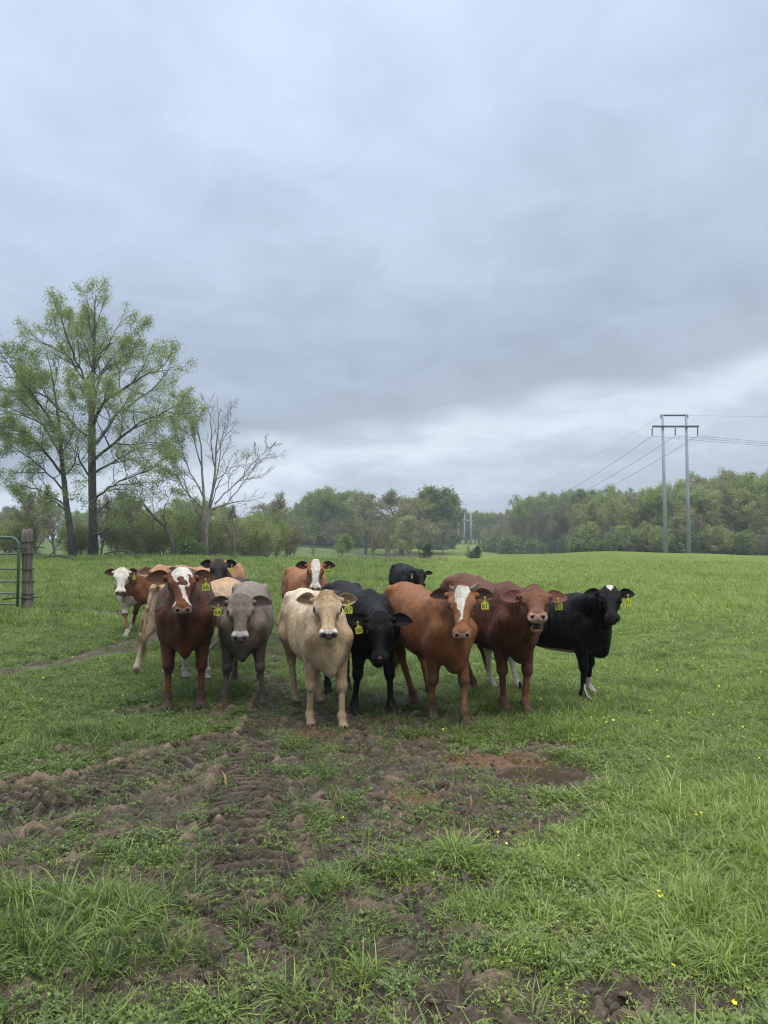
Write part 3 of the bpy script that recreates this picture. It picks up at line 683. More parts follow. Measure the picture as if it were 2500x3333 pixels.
def coat_mat(name, rough=0.62, sheen=0.05, spec=0.22):
    m, t, b, o = new_mat(name)
    a = N(t, 'ShaderNodeAttribute', attribute_name='Col')
    tcn = N(t, 'ShaderNodeTexCoord')
    mp = N(t, 'ShaderNodeMapping'); mp.inputs['Scale'].default_value = (1, 1, 0.22); LK(t, tcn.outputs['Object'], mp.inputs[0])
    hair = noise(t, mp.outputs[0], 190, 3, 0.6, 0.3)
    big = noise(t, tcn.outputs['Object'], 5.5, 5, 0.55, 0.6)
    mp2 = N(t, 'ShaderNodeMapping'); mp2.inputs['Scale'].default_value = (1.6, 1, 0.35); LK(t, tcn.outputs['Object'], mp2.inputs[0])
    fold = noise(t, mp2.outputs[0], 14, 3, 0.5, 0.4)
    c = mix(t, 1.0, a.outputs[0], ramp(t, hair, [(0.25, (0.62, 0.62, 0.62, 1)), (0.75, (1.38, 1.38, 1.38, 1))]), 'MULTIPLY')
    c = mix(t, 1.0, c, ramp(t, big, [(0.3, (0.80, 0.79, 0.78, 1)), (0.7, (1.18, 1.18, 1.18, 1))]), 'MULTIPLY')
    mp3 = N(t, 'ShaderNodeMapping'); mp3.inputs['Scale'].default_value = (1, 1, .45); LK(t, tcn.outputs['Object'], mp3.inputs[0])
    midn = noise(t, mp3.outputs[0], 42, 4, 0.65, 0.5)
    c = mix(t, 1.0, c, ramp(t, midn, [(0.3, (0.76, 0.75, 0.74, 1)), (0.7, (1.22, 1.22, 1.22, 1))]), 'MULTIPLY')
    LK(t, c, b.inputs['Base Color']); b.inputs['Roughness'].default_value = rough
    b.inputs['Specular IOR Level'].default_value = spec
    b.inputs['Sheen Weight'].default_value = sheen; b.inputs['Sheen Roughness'].default_value = 0.45
    h = mathn(t, 'ADD', mathn(t, 'ADD', mathn(t, 'MULTIPLY', hair, 0.25), mathn(t, 'MULTIPLY', midn, .35)), mathn(t, 'ADD', mathn(t, 'MULTIPLY', fold, 1.3), mathn(t, 'MULTIPLY', big, 1.0)))
    bump(t, b, h, 0.85, 0.018)
    return m
M_coat = coat_mat('short_coat'); M_black = coat_mat('black_coat', 0.52, 0.0, 0.16)
M_eye = simple_mat('wet_eye', (0.006, 0.005, 0.004, 1), rough=0.12, spec=0.35)
M_horn = simple_mat('horn_material', (0.16, 0.13, 0.11, 1), (0.07, 0.055, 0.05, 1), 30, 0.45)
M_tag = simple_mat('yellow_tag_plastic', (0.40, 0.42, 0.03, 1), (0.60, 0.63, 0.05, 1), 28, 0.5)
M_ink = simple_mat('black_marker_ink', (0.02, 0.02, 0.015, 1), rough=0.6)
def hair_mat(name, c):
    c2 = tuple(x * 0.5 for x in c[:3]) + (1,)
    return simple_mat(name, c2, c, 60, 0.6, stretch=(1, 1, 0.1))

def polyin(f, s, poly):
    """soft-ish point in polygon (f, s)"""
    x, y = s, f; ins = np.zeros(len(f), bool); n = len(poly)
    for i in range(n):
        y1, x1 = poly[i]; y2, x2 = poly[(i + 1) % n]
        c = ((y1 > y) != (y2 > y)) & (x < (x2 - x1) * (y - y1) / (y2 - y1 + 1e-12) + x1); ins ^= c
    return ins

def ear_geo(base, out, wide, nrm, L=0.20, Wd=0.062, cup=0.03, droop=0.0):
    """leaf shaped cupped ear, two skins; returns V,Q and inner mask/param"""
    nu, nv = 15, 11; VV, PP = [], []
    for side in (0, 1):
        for i in range(nu):
            t = i / (nu - 1)
            w = Wd * max(0.0, math.sin(math.pi * (0.07 + 0.93 * t) ** 0.82)) ** 0.72
            w = max(w, 0.002)
            for j in range(nv):
                q = -1 + 2 * j / (nv - 1)
                d = -cup * (1 - q * q) * math.sin(math.pi * min(1, 0.12 + t)) ** 0.7 * 1.0 + cup * 0.2 if True else 0
                th = 0.0045 * (1 - q * q) * (1.2 - t) + 0.0008
                p = base + out * (L * t) + wide * (w * q + 0.004 * math.sin(t * 3)) + nrm * (d + (th if side == 0 else -th)) - np.array([0, 0, 1.0]) * droop * t * t
                VV.append(p); PP.append((t, q, side))
    Q = []
    for side in (0, 1):
        o = side * nu * nv
        for i in range(nu - 1):
            for j in range(nv - 1):
                a = o + i * nv + j; q4 = [a, a + 1, a + nv + 1, a + nv]
                Q.append(q4 if side else q4[::-1])
    o = nu * nv
    for i in range(nu - 1):
        for j in (0, nv - 1):
            a = i * nv + j; q4 = [a, a + nv, a + nv + o, a + o]; Q.append(q4 if j == 0 else q4[::-1])
    return np.array(VV), np.array(Q), np.array(PP)

HEADS = {}
def make_cow(spec):
    sc = spec.get('scale', 1.0); yaw = R(spec['yaw']); vx = spec.get('vx', 0.008)
    hs = spec.get('hs', 1.0)
    if 'front' in spec:
        pf = onground(*spec['front']); fw = rotz([0.44 * sc, 0, 0], yaw); org = np.array([pf.x, pf.y, 0]) - fw
    else: org = np.array([*spec['org'], 0.0])
    toloc = lambda p: rotz((np.asarray(p, float) - org), -yaw) / sc
    dirl = lambda d: rotz(np.asarray(d, float), -yaw)
    # head frame
    pw = np.array(at(*spec['head']))
    hy, hp = R(spec.get('hyaw', math.degrees(math.atan2(-pw[1], -pw[0])))) + R(spec.get('hturn', 0)), R(spec.get('hpitch', 62))
    Fw = np.array([math.cos(hy) * math.cos(hp), math.sin(hy) * math.cos(hp), -math.sin(hp)])
    FF, SS, NN = basis(dirl(Fw), R(spec.get('hroll', 0)))
    HP = toloc(pw) + (FF * 0.05 + NN * (0.0)) * hs
    FLs = spec.get('fl', 0.86)
    hd = lambda f, s, n: HP + (FF * f * FLs + SS * s + NN * n) * hs
    HR = np.stack([FF, SS, NN])
    rr = lambda *r: np.array(r) * hs * np.array([FLs, 1, 1])
    Wf = spec.get('wide', 1.0) * 0.92; Wm = (Wf + 0.90) / 2
    P = []
    add = lambda f, k=0.05: P.append((f, k, '+'))
    sub = lambda f, k=0.01: P.append((f, k, '-'))
    add(torso([(-0.70, 1.06, 0.80, 0.13 * Wm), (-0.62, 1.12, 0.68, 0.20 * Wm), (-0.45, 1.165, 0.60, 0.245 * Wm), (-0.22, 1.13, 0.57, 0.265 * Wm),
               (0.0, 1.095, 0.52, 0.305 * Wm), (0.22, 1.085, 0.50, 0.29 * (Wf + Wm) / 2), (0.40, 1.07, 0.50, 0.25 * Wf), (0.55, 1.0, 0.53, 0.20 * Wf), (0.64, 0.90, 0.62, 0.14 * Wf)]))
    add(ell((0.33, 0, 1.045), (0.16, 0.045, 0.07)), 0.06)                 # withers
    add(ell((0.53, 0, 0.68), (0.14, 0.165 * Wf, 0.16)), 0.06)                   # brisket
    add(ell((0.57, 0, 0.54), (0.09, 0.045, 0.08)), 0.06)                  # brisket tip
    a20 = np.array([[math.cos(0.3), 0, math.sin(0.3)], [0, 1, 0], [-math.sin(0.3), 0, math.cos(0.3)]])
    for sg in (-1, 1):
        add(ell((0.42, sg * 0.155 * Wf, 0.85), (0.12, 0.075, 0.22), a20), 0.05)
        add(ell((-0.44, sg * 0.185 * Wm, 1.085), (0.07, 0.04, 0.045)), 0.06)       # hook bones
        add(ell((-0.67, sg * 0.08, 1.015), (0.05, 0.03, 0.045)), 0.05)      # pin bones
        add(ell((-0.52, sg * 0.15 * Wm, 0.86), (0.17, 0.10, 0.23)), 0.05)
    feet = {}
    df = {'FL': (0.44, 0.15), 'FR': (0.44, -0.15), 'HL': (-0.58, 0.15), 'HR': (-0.58, -0.15)}
    for key in df:
        if key in spec.get('feet', {}):
            g_ = onground(*spec['feet'][key]); lp = toloc((g_.x, g_.y, 0)); feet[key] = (lp[0], lp[1])
        else: feet[key] = df[key]
    for key, (fx, fy) in feet.items():
        sg = 1 if key[1] == 'L' else -1
        lift = spec.get('lift', {}).get(key, 0.0)
        if key[0] == 'F':
            Kx = 0.42 + (fx - 0.44) * 0.5; Ky = sg * 0.15 + (fy - sg * 0.15) * 0.45 - sg * 0.01
            K = np.array([Kx + 0.015, Ky, 0.375 + lift * 0.5]); Ft = np.array([fx - 0.025, fy, 0.115 + lift])
            add(capf((0.53, sg * 0.165 * Wf, 0.80), (0.41, sg * 0.17 * Wf, 0.66), 0.090, 0.082), 0.06)
            add(capf((0.40, sg * 0.165 * Wf, 0.68), K, 0.084, 0.042), 0.035)
            add(ell(K, (0.046, 0.045, 0.058)), 0.025)
            add(capf(K, Ft, 0.029, 0.027), 0.02)
        else:
            H = np.array([-0.62 + (fx + 0.58) * 0.6, sg * 0.145 + (fy - sg * 0.15) * 0.6, 0.455 + lift * 0.4]); Ft = np.array([fx - 0.02, fy, 0.115 + lift])
            add(capf((-0.42, sg * 0.17 * Wm, 0.74), H + (0.02, 0, 0.03), 0.120, 0.036), 0.045)
            add(capf((-0.60, sg * 0.13, 0.82), H, 0.105, 0.036), 0.045)
            add(capf(H + (-0.035, 0, 0.035), H + (0.005, 0, -0.03), 0.028, 0.040), 0.025)
            add(capf(H, Ft, 0.031, 0.028), 0.02)
        add(ell(Ft, (0.040, 0.040, 0.040)), 0.02)
        add(capf(Ft, (fx + 0.02, fy, 0.055 + lift), 0.031, 0.038), 0.02)
        add(ell((fx + 0.035, fy, 0.028 + lift), (0.062, 0.049, 0.042)), 0.015)
        sub(ell((fx + 0.11, fy, 0.02 + lift), (0.06, 0.007, 0.05)), 0.01)
    # neck
    ax = np.cross(hd(0, 0, -0.09) - np.array([0.45, 0, 0.95]), (0, 0, 1.0)); ax /= np.linalg.norm(ax)
    add(capf((0.30, 0, 0.985), hd(-0.01, 0, -0.12), 0.10 * Wf, 0.068), 0.07)
    add(capf((0.44, 0, 0.92), hd(0.04, 0, -0.15), 0.155 * Wf, 0.078), 0.06)
    add(capf((0.56, 0, 0.76), hd(0.11, 0, -0.185), 0.130 * Wf, 0.052), 0.06)
    thr = hd(0.14, 0, -0.20); bri = np.array([0.60, 0, 0.62]); mid = (thr + bri) / 2 - np.array([0.0, 0, 0.0])
    add(capf(bri, mid, 0.050, 0.035), 0.05); add(capf(mid, thr, 0.035, 0.03), 0.05)
    # head
    k = 0.022 * hs
    HW = spec.get('hw', 1.0)
    add(ell(hd(0.05, 0, -0.085), rr(0.10, 0.094 * HW, 0.085), HR), 0.04)
    add(ell(hd(0.105, 0, -0.06), rr(0.125, 0.100 * HW, 0.056), HR), k)
    add(ell(hd(-0.015, 0, -0.055), rr(0.05, 0.062, 0.05), HR), k)
    add(capf(hd(0.15, 0, -0.062), hd(0.36, 0, -0.060), 0.066 * hs, 0.050 * hs), k)
    add(capf(hd(0.10, 0, -0.160), hd(0.36, 0, -0.112), 0.062 * hs, 0.036 * hs), k * 1.3)
    add(ell(hd(0.385, 0, -0.062), rr(0.060, 0.075, 0.050), HR), k)
    drop = spec.get('mouth', 0.0)
    add(ell(hd(0.385 - drop * 0.3, 0, -0.118 - drop), rr(0.055, 0.046, 0.024 if not drop else 0.019), HR), 0.008 if drop else k)
    if drop: add(capf(hd(0.27, 0, -0.135), hd(0.36, 0, -0.125 - drop), 0.030, 0.026), 0.02)
    for sg in (-1, 1):
        add(ell(hd(0.12, sg * 0.062 * HW, -0.135), rr(0.095, 0.034, 0.068), HR), k * 1.4)       # cheek
        add(ell(hd(0.112, sg * 0.086 * HW, -0.046), rr(0.042, 0.024, 0.026), HR), k)           # brow
        add(ell(hd(0.152, sg * 0.088 * HW, -0.062), rr(0.036, 0.020, 0.026), HR), 0.012)       # lids
        add(capf(hd(0.018, sg * 0.07, -0.09), hd(0.015, sg * 0.118, -0.095), 0.032 * hs, 0.022 * hs), k)  # ear root
        sub(ell(hd(0.150, sg * 0.108 * HW, -0.044), rr(0.020, 0.016, 0.017), HR), 0.006)
        c_, s_ = math.cos(sg * 0.5), math.sin(sg * 0.5)
        NR = np.array([[c_, s_, 0], [-s_, c_, 0], [0, 0, 1.0]]) @ HR
        sub(ell(hd(0.438, sg * 0.036, -0.040), rr(0.022, 0.0125, 0.016), NR), 0.006)
        add(capf(hd(0.40, sg * 0.055, -0.035), hd(0.425, sg * 0.052, -0.062), 0.016 * hs, 0.016 * hs), 0.012)
    if drop: sub(ell(hd(0.40, 0, -0.098 - drop * 0.5), rr(0.10, 0.052, drop * 0.44), HR), 0.008)
    else: sub(ell(hd(0.415, 0, -0.104), rr(0.060, 0.075, 0.0045), HR), 0.006)
    # tail
    tw = spec.get('tail', 0.0)
    tp = [(-0.70, 0, 1.09), (-0.765, tw * 0.1, 1.03), (-0.79, tw * 0.5, 0.80), (-0.79, tw, 0.55)]
    for i in range(3): add(capf(tp[i], tp[i + 1], (0.038, 0.030, 0.020)[i], (0.030, 0.020, 0.014)[i]), 0.03)
    if spec.get('dewlap'):
        add(ell((0.50, 0, 0.49), (0.10, 0.03, 0.05)), 0.04)
    for pr in spec.get('extra', []): add(*pr)
    allp = [HP + FF * 0.6, HP - FF * 0.2, HP + NN * 0.2, HP - NN * 0.3, HP + SS * 0.2, HP - SS * 0.2]
    lo = np.minimum(np.min(allp, 0), [-0.98, -0.42, -0.03]); hi = np.maximum(np.max(allp, 0), [0.85, 0.42, 1.28])
    V, Q = sdf_mesh(P, lo, hi, vx / sc)
    # folds of the neck, ribs, slack skin
    tn_ = np.zeros_like(V); a0, a1, a2 = V[Q[:, 0]], V[Q[:, 1]], V[Q[:, 2]]; fn = np.cross(a1 - a0, a2 - a0)
    for c_i in range(4): np.add.at(tn_, Q[:, c_i], fn)
    tn_ /= np.maximum(np.linalg.norm(tn_, axis=1)[:, None], 1e-12)
    x_, y_, z_ = V.T; nhead = ((V - HP) @ FF < -0.02)
    nzl = fbm(x_ * 2.5, y_ * 2.5, z_ * 2.5, 2)
    ribm = smooth(x_, -0.35, -0.15) * (1 - smooth(x_, 0.15, 0.32)) * smooth(z_, 0.55, 0.7) * (1 - smooth(z_, 1.0, 1.12))
    dsp = ribm * 0.0045 * np.sin((x_ + 0.12 * z_) * 2 * np.pi / 0.075 + nzl * 2) * (0.6 + nzl)
    nkm = smooth(x_, 0.38, 0.55) * nhead * smooth(z_, 0.55, 0.7)
    dsp = dsp + nkm * 0.011 * fbm(y_ * 13 + x_ * 3, x_ * 9, z_ * 2.2, 3) + nkm * 0.008 * np.abs(fbm(y_ * 8 + 3, x_ * 6 + 5, z_ * 1.6, 2))
    dsp = dsp + 0.010 * fbm(x_ * 5, y_ * 5, z_ * 5, 2) * smooth(z_, 0.35, 0.6) * nhead + 0.0025 * fbm(x_ * 28, y_ * 28, z_ * 28, 2) * nhead
    V = V + tn_ * dsp[:, None]
    # ears
    ears = []
    er = spec.get('ear', {})
    tagpos = {}
    for sg in (-1, 1):
        drp = er.get('droopL' if sg > 0 else 'droopR', er.get('droop', 0.12)) - 0.15; bk = er.get('back', 0.22)
        out = SS * sg * 1.0 + FF * drp - NN * bk; out /= np.linalg.norm(out)
        wd = -FF + out * (FF @ out); wd -= NN * er.get('tilt', -0.45); wd -= out * (wd @ out); wd /= np.linalg.norm(wd)
        nr = np.cross(out, wd); nr = nr if nr @ NN > 0 else -nr
        if sg < 0: wd_ = wd
        eb = hd(0.015, sg * 0.095, -0.092)
        EL = er.get('L', 0.20) * hs * 0.95
        EV, EQ, EP = ear_geo(eb, out, wd, nr, EL, er.get('W', 0.062) * 0.98 * hs, 0.024 * hs, er.get('sag', 0.006))
        if np.cross(out, wd) @ nr < 0: EQ = EQ[:, ::-1]
        ears.append((EV, EQ, EP, sg)); tagpos[sg] = (eb + out * EL * 0.50 - wd * 0.012 * hs, out, wd, nr)
    # colours
    def hcoord(X_): q = (X_ - HP) @ HR.T / hs; return q[:, 0] / FLs, q[:, 1], q[:, 2]
    f, s, n = hcoord(V)
    ishead = (f > -0.08) & (np.abs(s) < 0.16) & (n > -0.24) & (f < 0.55)
    C = spec['paint'](V, f, s, n, ishead)
    nzz = fbm(V[:, 0] * 9, V[:, 1] * 9, V[:, 2] * 9, 3)
    # muzzle
    mz = spec.get('muzzle', (0.30, 0.20, 0.17))
    m_ = ishead & (f > 0.385 + 0.02 * np.abs(s) / 0.05) & (n < -0.02) & (n > -0.098)
    C[m_] = np.array(mz) * (1 + 0.25 * nzz[m_, None])
    lips_mouth_shade = ishead & (f > (0.20 if drop else 0.33)) & (np.abs(n + 0.104 + (drop * 0.5 if drop else 0)) < (0.006 if not drop else drop * 0.55)) & (np.abs(s) < (0.2 if not drop else 0.058))
    C[lips_mouth_shade] = (0.02, 0.012, 0.012) if not drop else (0.03, 0.014, 0.013)  # lip line; in the open mouth, shade of the shallow gap painted in
    if drop:
        lp = ishead & (f > 0.36) & (n < -0.104 - drop * 0.78) & (n > -0.104 - drop * 1.05); C[lp & (f > 0.40)] = np.array(mz) * 0.7
    for sg in (-1, 1):
        nd = np.sqrt(((f - 0.434) / 1.5) ** 2 + ((s - sg * 0.037)) ** 2 + (n + 0.040) ** 2)
        C[ishead & (nd < 0.0145)] = (0.012, 0.008, 0.007)
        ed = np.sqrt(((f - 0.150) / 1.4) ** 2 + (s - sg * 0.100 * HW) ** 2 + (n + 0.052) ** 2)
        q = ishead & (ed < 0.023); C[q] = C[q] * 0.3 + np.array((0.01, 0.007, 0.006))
    # hooves and mud on the lower legs
    z = V[:, 2]
    hv = z < 0.055 + 0.01 * nzz; C[hv & (np.abs(V[:, 0] - 0) > 0)] = np.array(spec.get('hoof', (0.05, 0.038, 0.03)))
    mud = spec.get('mud', 0.16)
    t = (1 - smooth(z, mud * 0.5, mud * 1.2)) * (0.55 + 0.9 * np.clip(nzz + 0.3, 0, 1)); t = np.clip(t, 0, 0.9)[:, None] * spec.get('mudk', 0.7)
    C = C * (1 - t) + np.array((0.055, 0.040, 0.030)) * t
    sp_m = fbm(V[:, 0] * 11 + 7, V[:, 1] * 11, V[:, 2] * 7, 3); t = (smooth(sp_m, .12, .42) * (1 - smooth(z, .35, .75)) * .55 * spec.get('mudk', .7))[:, None]
    C = C * (1 - t) + np.array((0.060, 0.044, 0.032)) * t
    allV, allQ, allC, nn = [V], [Q], [C], len(V)
    eo, ei = np.array(spec['earout']), np.array(spec['earin'])
    for EV, EQ, EP, sg in ears:
        ce = np.where(EP[:, 2:3] == 0, ei, eo)
        rim = (np.abs(EP[:, 1]) > 0.78) | (EP[:, 0] > 0.93); ce = np.where(rim[:, None], eo * 1.0, ce)
        allV.append(EV); allQ.append(EQ + nn); allC.append(ce); nn += len(EV)
    V, Q, C = np.vstack(allV), np.vstack(allQ), np.vstack(allC)
    if 'ground_h' in globals():
        fw_ = [org + rotz(np.array([a_ * sc, b_ * sc, 0]), yaw) for a_, b_ in feet.values()]
        org[2] = min(float(ground_h(np.array([w[0]]), np.array([w[1]]))[0]) for w in fw_[:2]) - 0.012
    root = empty('cow', tuple(org), yaw); root.scale = (sc,) * 3
    tag(root, spec['label'], 'cow', 'herd of young cattle in the pasture')
    me = mesh_np('body', V, Q); setcol(me, 'Col', np.clip(C, 0, 1))
    obj('body', me, M_black if spec.get('black') else M_coat, root)
    # eyes
    for sg in (-1, 1):
        a_ = np.linspace(0, np.pi, 9)[1:-1]; b_ = np.arange(14) / 14 * 2 * np.pi
        c = hd(0.150, sg * 0.0905 * HW, -0.056)
        sp = np.stack([np.sin(a_)[:, None] * np.cos(b_), np.sin(a_)[:, None] * np.sin(b_), np.cos(a_)[:, None] * np.ones(14)], -1).reshape(-1, 3)
        sp = np.vstack([sp, [[0, 0, 1], [0, 0, -1]]]) * 0.0200 * hs
        sp = sp * np.array([1.15, 0.9, 0.95]) @ HR + c
        i_ = np.arange(6)[:, None] * 14; j_ = np.arange(14)[None]; k_ = (j_ + 1) % 14
        q_ = np.stack([i_ + j_, i_ + 14 + j_, i_ + 14 + k_, i_ + k_], -1).reshape(-1, 4)
        jj = np.arange(14); kk = (jj + 1) % 14
        tr = np.vstack([np.stack([jj, kk, np.full(14, 98)], -1), np.stack([84 + kk, 84 + jj, np.full(14, 99)], -1)])
        obj('eye', mesh_np('eye', sp, [q_, tr]), M_eye, root)
    # horns
    if spec.get('horns'):
        for sg, L in zip((-1, 1), spec['horns']):
            b0 = hd(-0.015, sg * 0.062, -0.05); d1 = SS * sg * 0.9 - FF * 0.35 + NN * 0.1; d2 = -FF * 1.0 + SS * sg * 0.4 + NN * 0.1
            pts = [b0 + d1 * L * t + d2 * L * 0.5 * t * t for t in np.linspace(0, 1, 7)]
            mb = MB(); mb.tube(pts, [0.024, 0.022, 0.020, 0.017, 0.013, 0.008, 0.003], 10); mb.build('horn', M_horn, root)
    # ear tag
    if spec.get('tag') is not None:
        sg, txt = spec['tag']
        p, out, wd, nr = tagpos[sg]
        lz = rotz(np.array([0, 0, 1.0]), 0)
        tocam = dirl(np.array([-pw[0], -pw[1], 0]) / math.hypot(pw[0], pw[1]))
        tt = R(spec.get('tagturn', 0)); tocam = rotz(tocam, tt)
        xr = np.cross(lz, tocam)                                          # to the right as the camera sees it
        lean = spec.get('taglean', 0.0)
        dn = -lz * math.cos(lean) + xr * math.sin(lean); xr2 = np.cross(-dn, tocam); xr2 /= np.linalg.norm(xr2)
        ts = spec.get('tagsize', 1.0) / sc
        prof = [(-0.004, 0.0), (0.004, 0.0), (0.0045, 0.030), (0.012, 0.041), (0.026, 0.047), (0.031, 0.053), (0.031, 0.097), (0.028, 0.101), (-0.028, 0.101), (-0.031, 0.097), (-0.031, 0.053), (-0.026, 0.047), (-0.012, 0.041), (-0.0045, 0.030)]
        prof = [(a * ts, b * ts) for a, b in prof]
        p0 = p + nr * 0.012
        fr = [p0 + xr2 * a + dn * b + tocam * 0.004 for a, b in prof]; bk_ = [p0 + xr2 * a + dn * b + tocam * 0.001 for a, b in prof]
        m_n = len(prof); me = bpy.data.meshes.new('ear_tag')
        me.from_pydata([tuple(q) for q in fr + bk_], [], [list(range(m_n))[::-1], list(range(m_n, 2 * m_n))] + [[i, (i + 1) % m_n, m_n + (i + 1) % m_n, m_n + i] for i in range(m_n)])
        tg = obj('ear_tag', me, M_tag, root)
        mb = MB(); pin = p0 + dn * 0.006
        mb.tube([pin - nr * 0.006 + tocam * 0.001, pin + tocam * 0.010], [0.0075 * ts, 0.0075 * ts], 10); mb.build('stud', M_tag, tg)
        if txt:
            cu_ = bpy.data.curves.new('tag_number', 'FONT'); cu_.body = txt; cu_.size = 0.052 * ts; cu_.align_x = 'CENTER'; cu_.align_y = 'CENTER'
            cu_.extrude = 0.0004; cu_.offset = 0.0002 * ts; cu_.materials.append(M_ink)
            tmp = bpy.data.objects.new('tmp', cu_)
            to = obj('tag_number', bpy.data.meshes.new_from_object(tmp), None, tg); to.data.name = 'tag_number'; bpy.data.objects.remove(tmp)
            c = p0 + dn * 0.074 * ts + tocam * 0.0052
            M = Matrix(((xr2[0], -dn[0], tocam[0], c[0]), (xr2[1], -dn[1], tocam[1], c[1]), (xr2[2], -dn[2], tocam[2], c[2]), (0, 0, 0, 1)))
            to.matrix_local = M
    # tail switch
    if spec.get('switch'):
        L, col = spec['switch']; mb = MB(); r2 = np.random.default_rng(5)
        base = np.array(tp[-1])
        for i in range(150):
            o = r2.normal(size=3) * 0.012; s0 = base + o * 0.6 + np.array([0, 0, r2.uniform(-0.02, 0.22)]) + np.array([0.0, 0, 0])
            ln = L * r2.uniform(0.6, 1.05); sp_ = r2.normal(size=3) * np.array([0.028, 0.028, 0.01])
            pts = [s0 + np.array([0, 0, -ln * t]) + sp_ * t * (1.6 - t) * 1.3 + np.array([0, 0.04 * math.sin(t * 3) * np.sign(tw + 1e-6), 0]) for t in np.linspace(0, 1, 5)]
            mb.tube(pts, [0.003, 0.004, 0.0035, 0.0025, 0.0008], 3)
        mb.build('tail_switch', hair_mat('switch_hair', col), root)
    if spec.get('tuft'):
        mb = MB(); r2 = np.random.default_rng(9)
        for i in range(520):
            fs, ss = r2.uniform(-0.055, 0.075), r2.normal() * 0.034
            b0 = hd(fs, ss, -0.012 - 3.5 * ss * ss - (0.03 if fs < -0.03 else 0)); ln = r2.uniform(0.015, 0.032)
            d = FF * (0.85 if fs > -0.02 else -0.5) + NN * 0.22 + SS * (ss * 9 + r2.normal() * 0.35)
            pts = [b0 - NN * 0.008, b0 + d * ln * 0.5 + NN * 0.004, b0 + d * ln]
            mb.tube(pts, [0.0014, 0.0013, 0.0005], 3)
        mb.build('forelock', hair_mat('forelock_hair', spec['tuft']), root)
    return root

# coats ------------------------------------------------------------
def A3(*c): return np.array(c, float)
def pnt(base, back=None, belly=None, leg=None, face=None, knee=None, white=None, tone=0.12, spots=None):
    base = A3(*base)
    def f_(V, f, s, n, hd_):
        nz = fbm(V[:, 0] * 3.1, V[:, 1] * 3.1, V[:, 2] * 3.1, 3)
        fine = fbm(V[:, 0] * 22, V[:, 1] * 22, V[:, 2] * 22, 2)
        C = base * (1 + tone * 1.6 * nz)[:, None]
        z = V[:, 2]
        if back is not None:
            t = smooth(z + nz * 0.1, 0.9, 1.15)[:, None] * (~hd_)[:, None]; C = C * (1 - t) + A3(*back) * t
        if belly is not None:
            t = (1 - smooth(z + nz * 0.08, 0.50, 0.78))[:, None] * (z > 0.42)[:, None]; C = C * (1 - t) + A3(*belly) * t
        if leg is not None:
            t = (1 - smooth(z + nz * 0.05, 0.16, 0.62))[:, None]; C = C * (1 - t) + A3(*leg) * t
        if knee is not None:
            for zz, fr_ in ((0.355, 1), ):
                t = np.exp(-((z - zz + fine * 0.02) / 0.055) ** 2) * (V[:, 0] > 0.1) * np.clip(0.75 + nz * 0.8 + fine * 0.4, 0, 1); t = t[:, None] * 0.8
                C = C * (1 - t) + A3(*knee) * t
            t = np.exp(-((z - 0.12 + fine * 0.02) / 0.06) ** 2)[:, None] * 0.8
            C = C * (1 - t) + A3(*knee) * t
        if face is not None:
            C[hd_ & (f > 0.0)] = A3(*face) * (1 + 0.1 * nz[hd_ & (f > 0.0)])[:, None]
        if spots: spots(C, V, f, s, n, hd_, nz, fine)
        return C
    return f_
WHITE = A3(0.62, 0.57, 0.50)
BK = (0.0022, 0.0022, 0.0026)
RED = (0.066, 0.021, 0.010); RED2 = (0.10, 0.030, 0.013)
TAN = (0.42, 0.29, 0.17)

def sp_red66(C, V, f, s, n, h, nz, fine):
    fr = n > -0.09
    w = fine * 0.006
    p = [(-0.10, -0.07), (-0.08, 0.075), (0.04, 0.085), (0.10, 0.075), (0.16, 0.058), (0.20, 0.035), (0.26, 0.022), (0.33, 0.048), (0.385, 0.060), (0.37, 0.045), (0.31, 0.004), (0.22, -0.012), (0.17, -0.030), (0.10, -0.060), (0.02, -0.078)]
    m = h & fr & polyin(f + w, s + w, p)
    C[m] = WHITE
    for cf, cs, rf, rs in ((0.10, -0.012, 0.030, 0.026), (0.145, 0.006, 0.034, 0.036), (0.155, -0.035, 0.02, 0.02), (0.05, 0.055, 0.012, 0.016), (0.10, 0.062, 0.05, 0.016), (0.21, 0.030, 0.03, 0.014)):
        q = h & fr & (((f - cf + w) / rf) ** 2 + ((s - cs + w) / rs) ** 2 < 1); C[q] = RED2
    q = h & ((((f - 0.345) / 0.045) ** 2 + ((np.abs(s) - 0.068) / 0.020) ** 2) < 1) & (n < -0.03) & (n > -0.13); C[q] = WHITE
    # white sock on hind feet, pale streak on the brisket
    q = (V[:, 0] < -0.2) & (V[:, 2] < 0.28 + 0.05 * fine); C[q] = WHITE * 0.8
def sp_blaze61(C, V, f, s, n, h, nz, fine):
    w = fine * 0.006
    p = [(-0.03, -0.058), (-0.035, 0.030), (0.0, 0.050), (0.05, 0.062), (0.12, 0.052), (0.18, 0.032), (0.23, 0.010), (0.255, 0.012), (0.30, -0.026), (0.305, -0.012), (0.26, 0.022), (0.20, -0.010), (0.12, -0.014), (0.05, -0.046), (0.02, -0.066)]
    p = [(-0.03, 0.058), (-0.035, -0.030), (0.0, -0.050), (0.06, -0.060), (0.12, -0.048), (0.18, -0.035), (0.22, -0.010), (0.26, -0.006), (0.31, -0.030), (0.29, 0.004), (0.20, 0.014), (0.12, 0.028), (0.05, 0.050), (0.01, 0.068)]
    m = h & (n > -0.075) & polyin(f + w, -s + w, [(a, -b) for a, b in p]); C[m] = WHITE
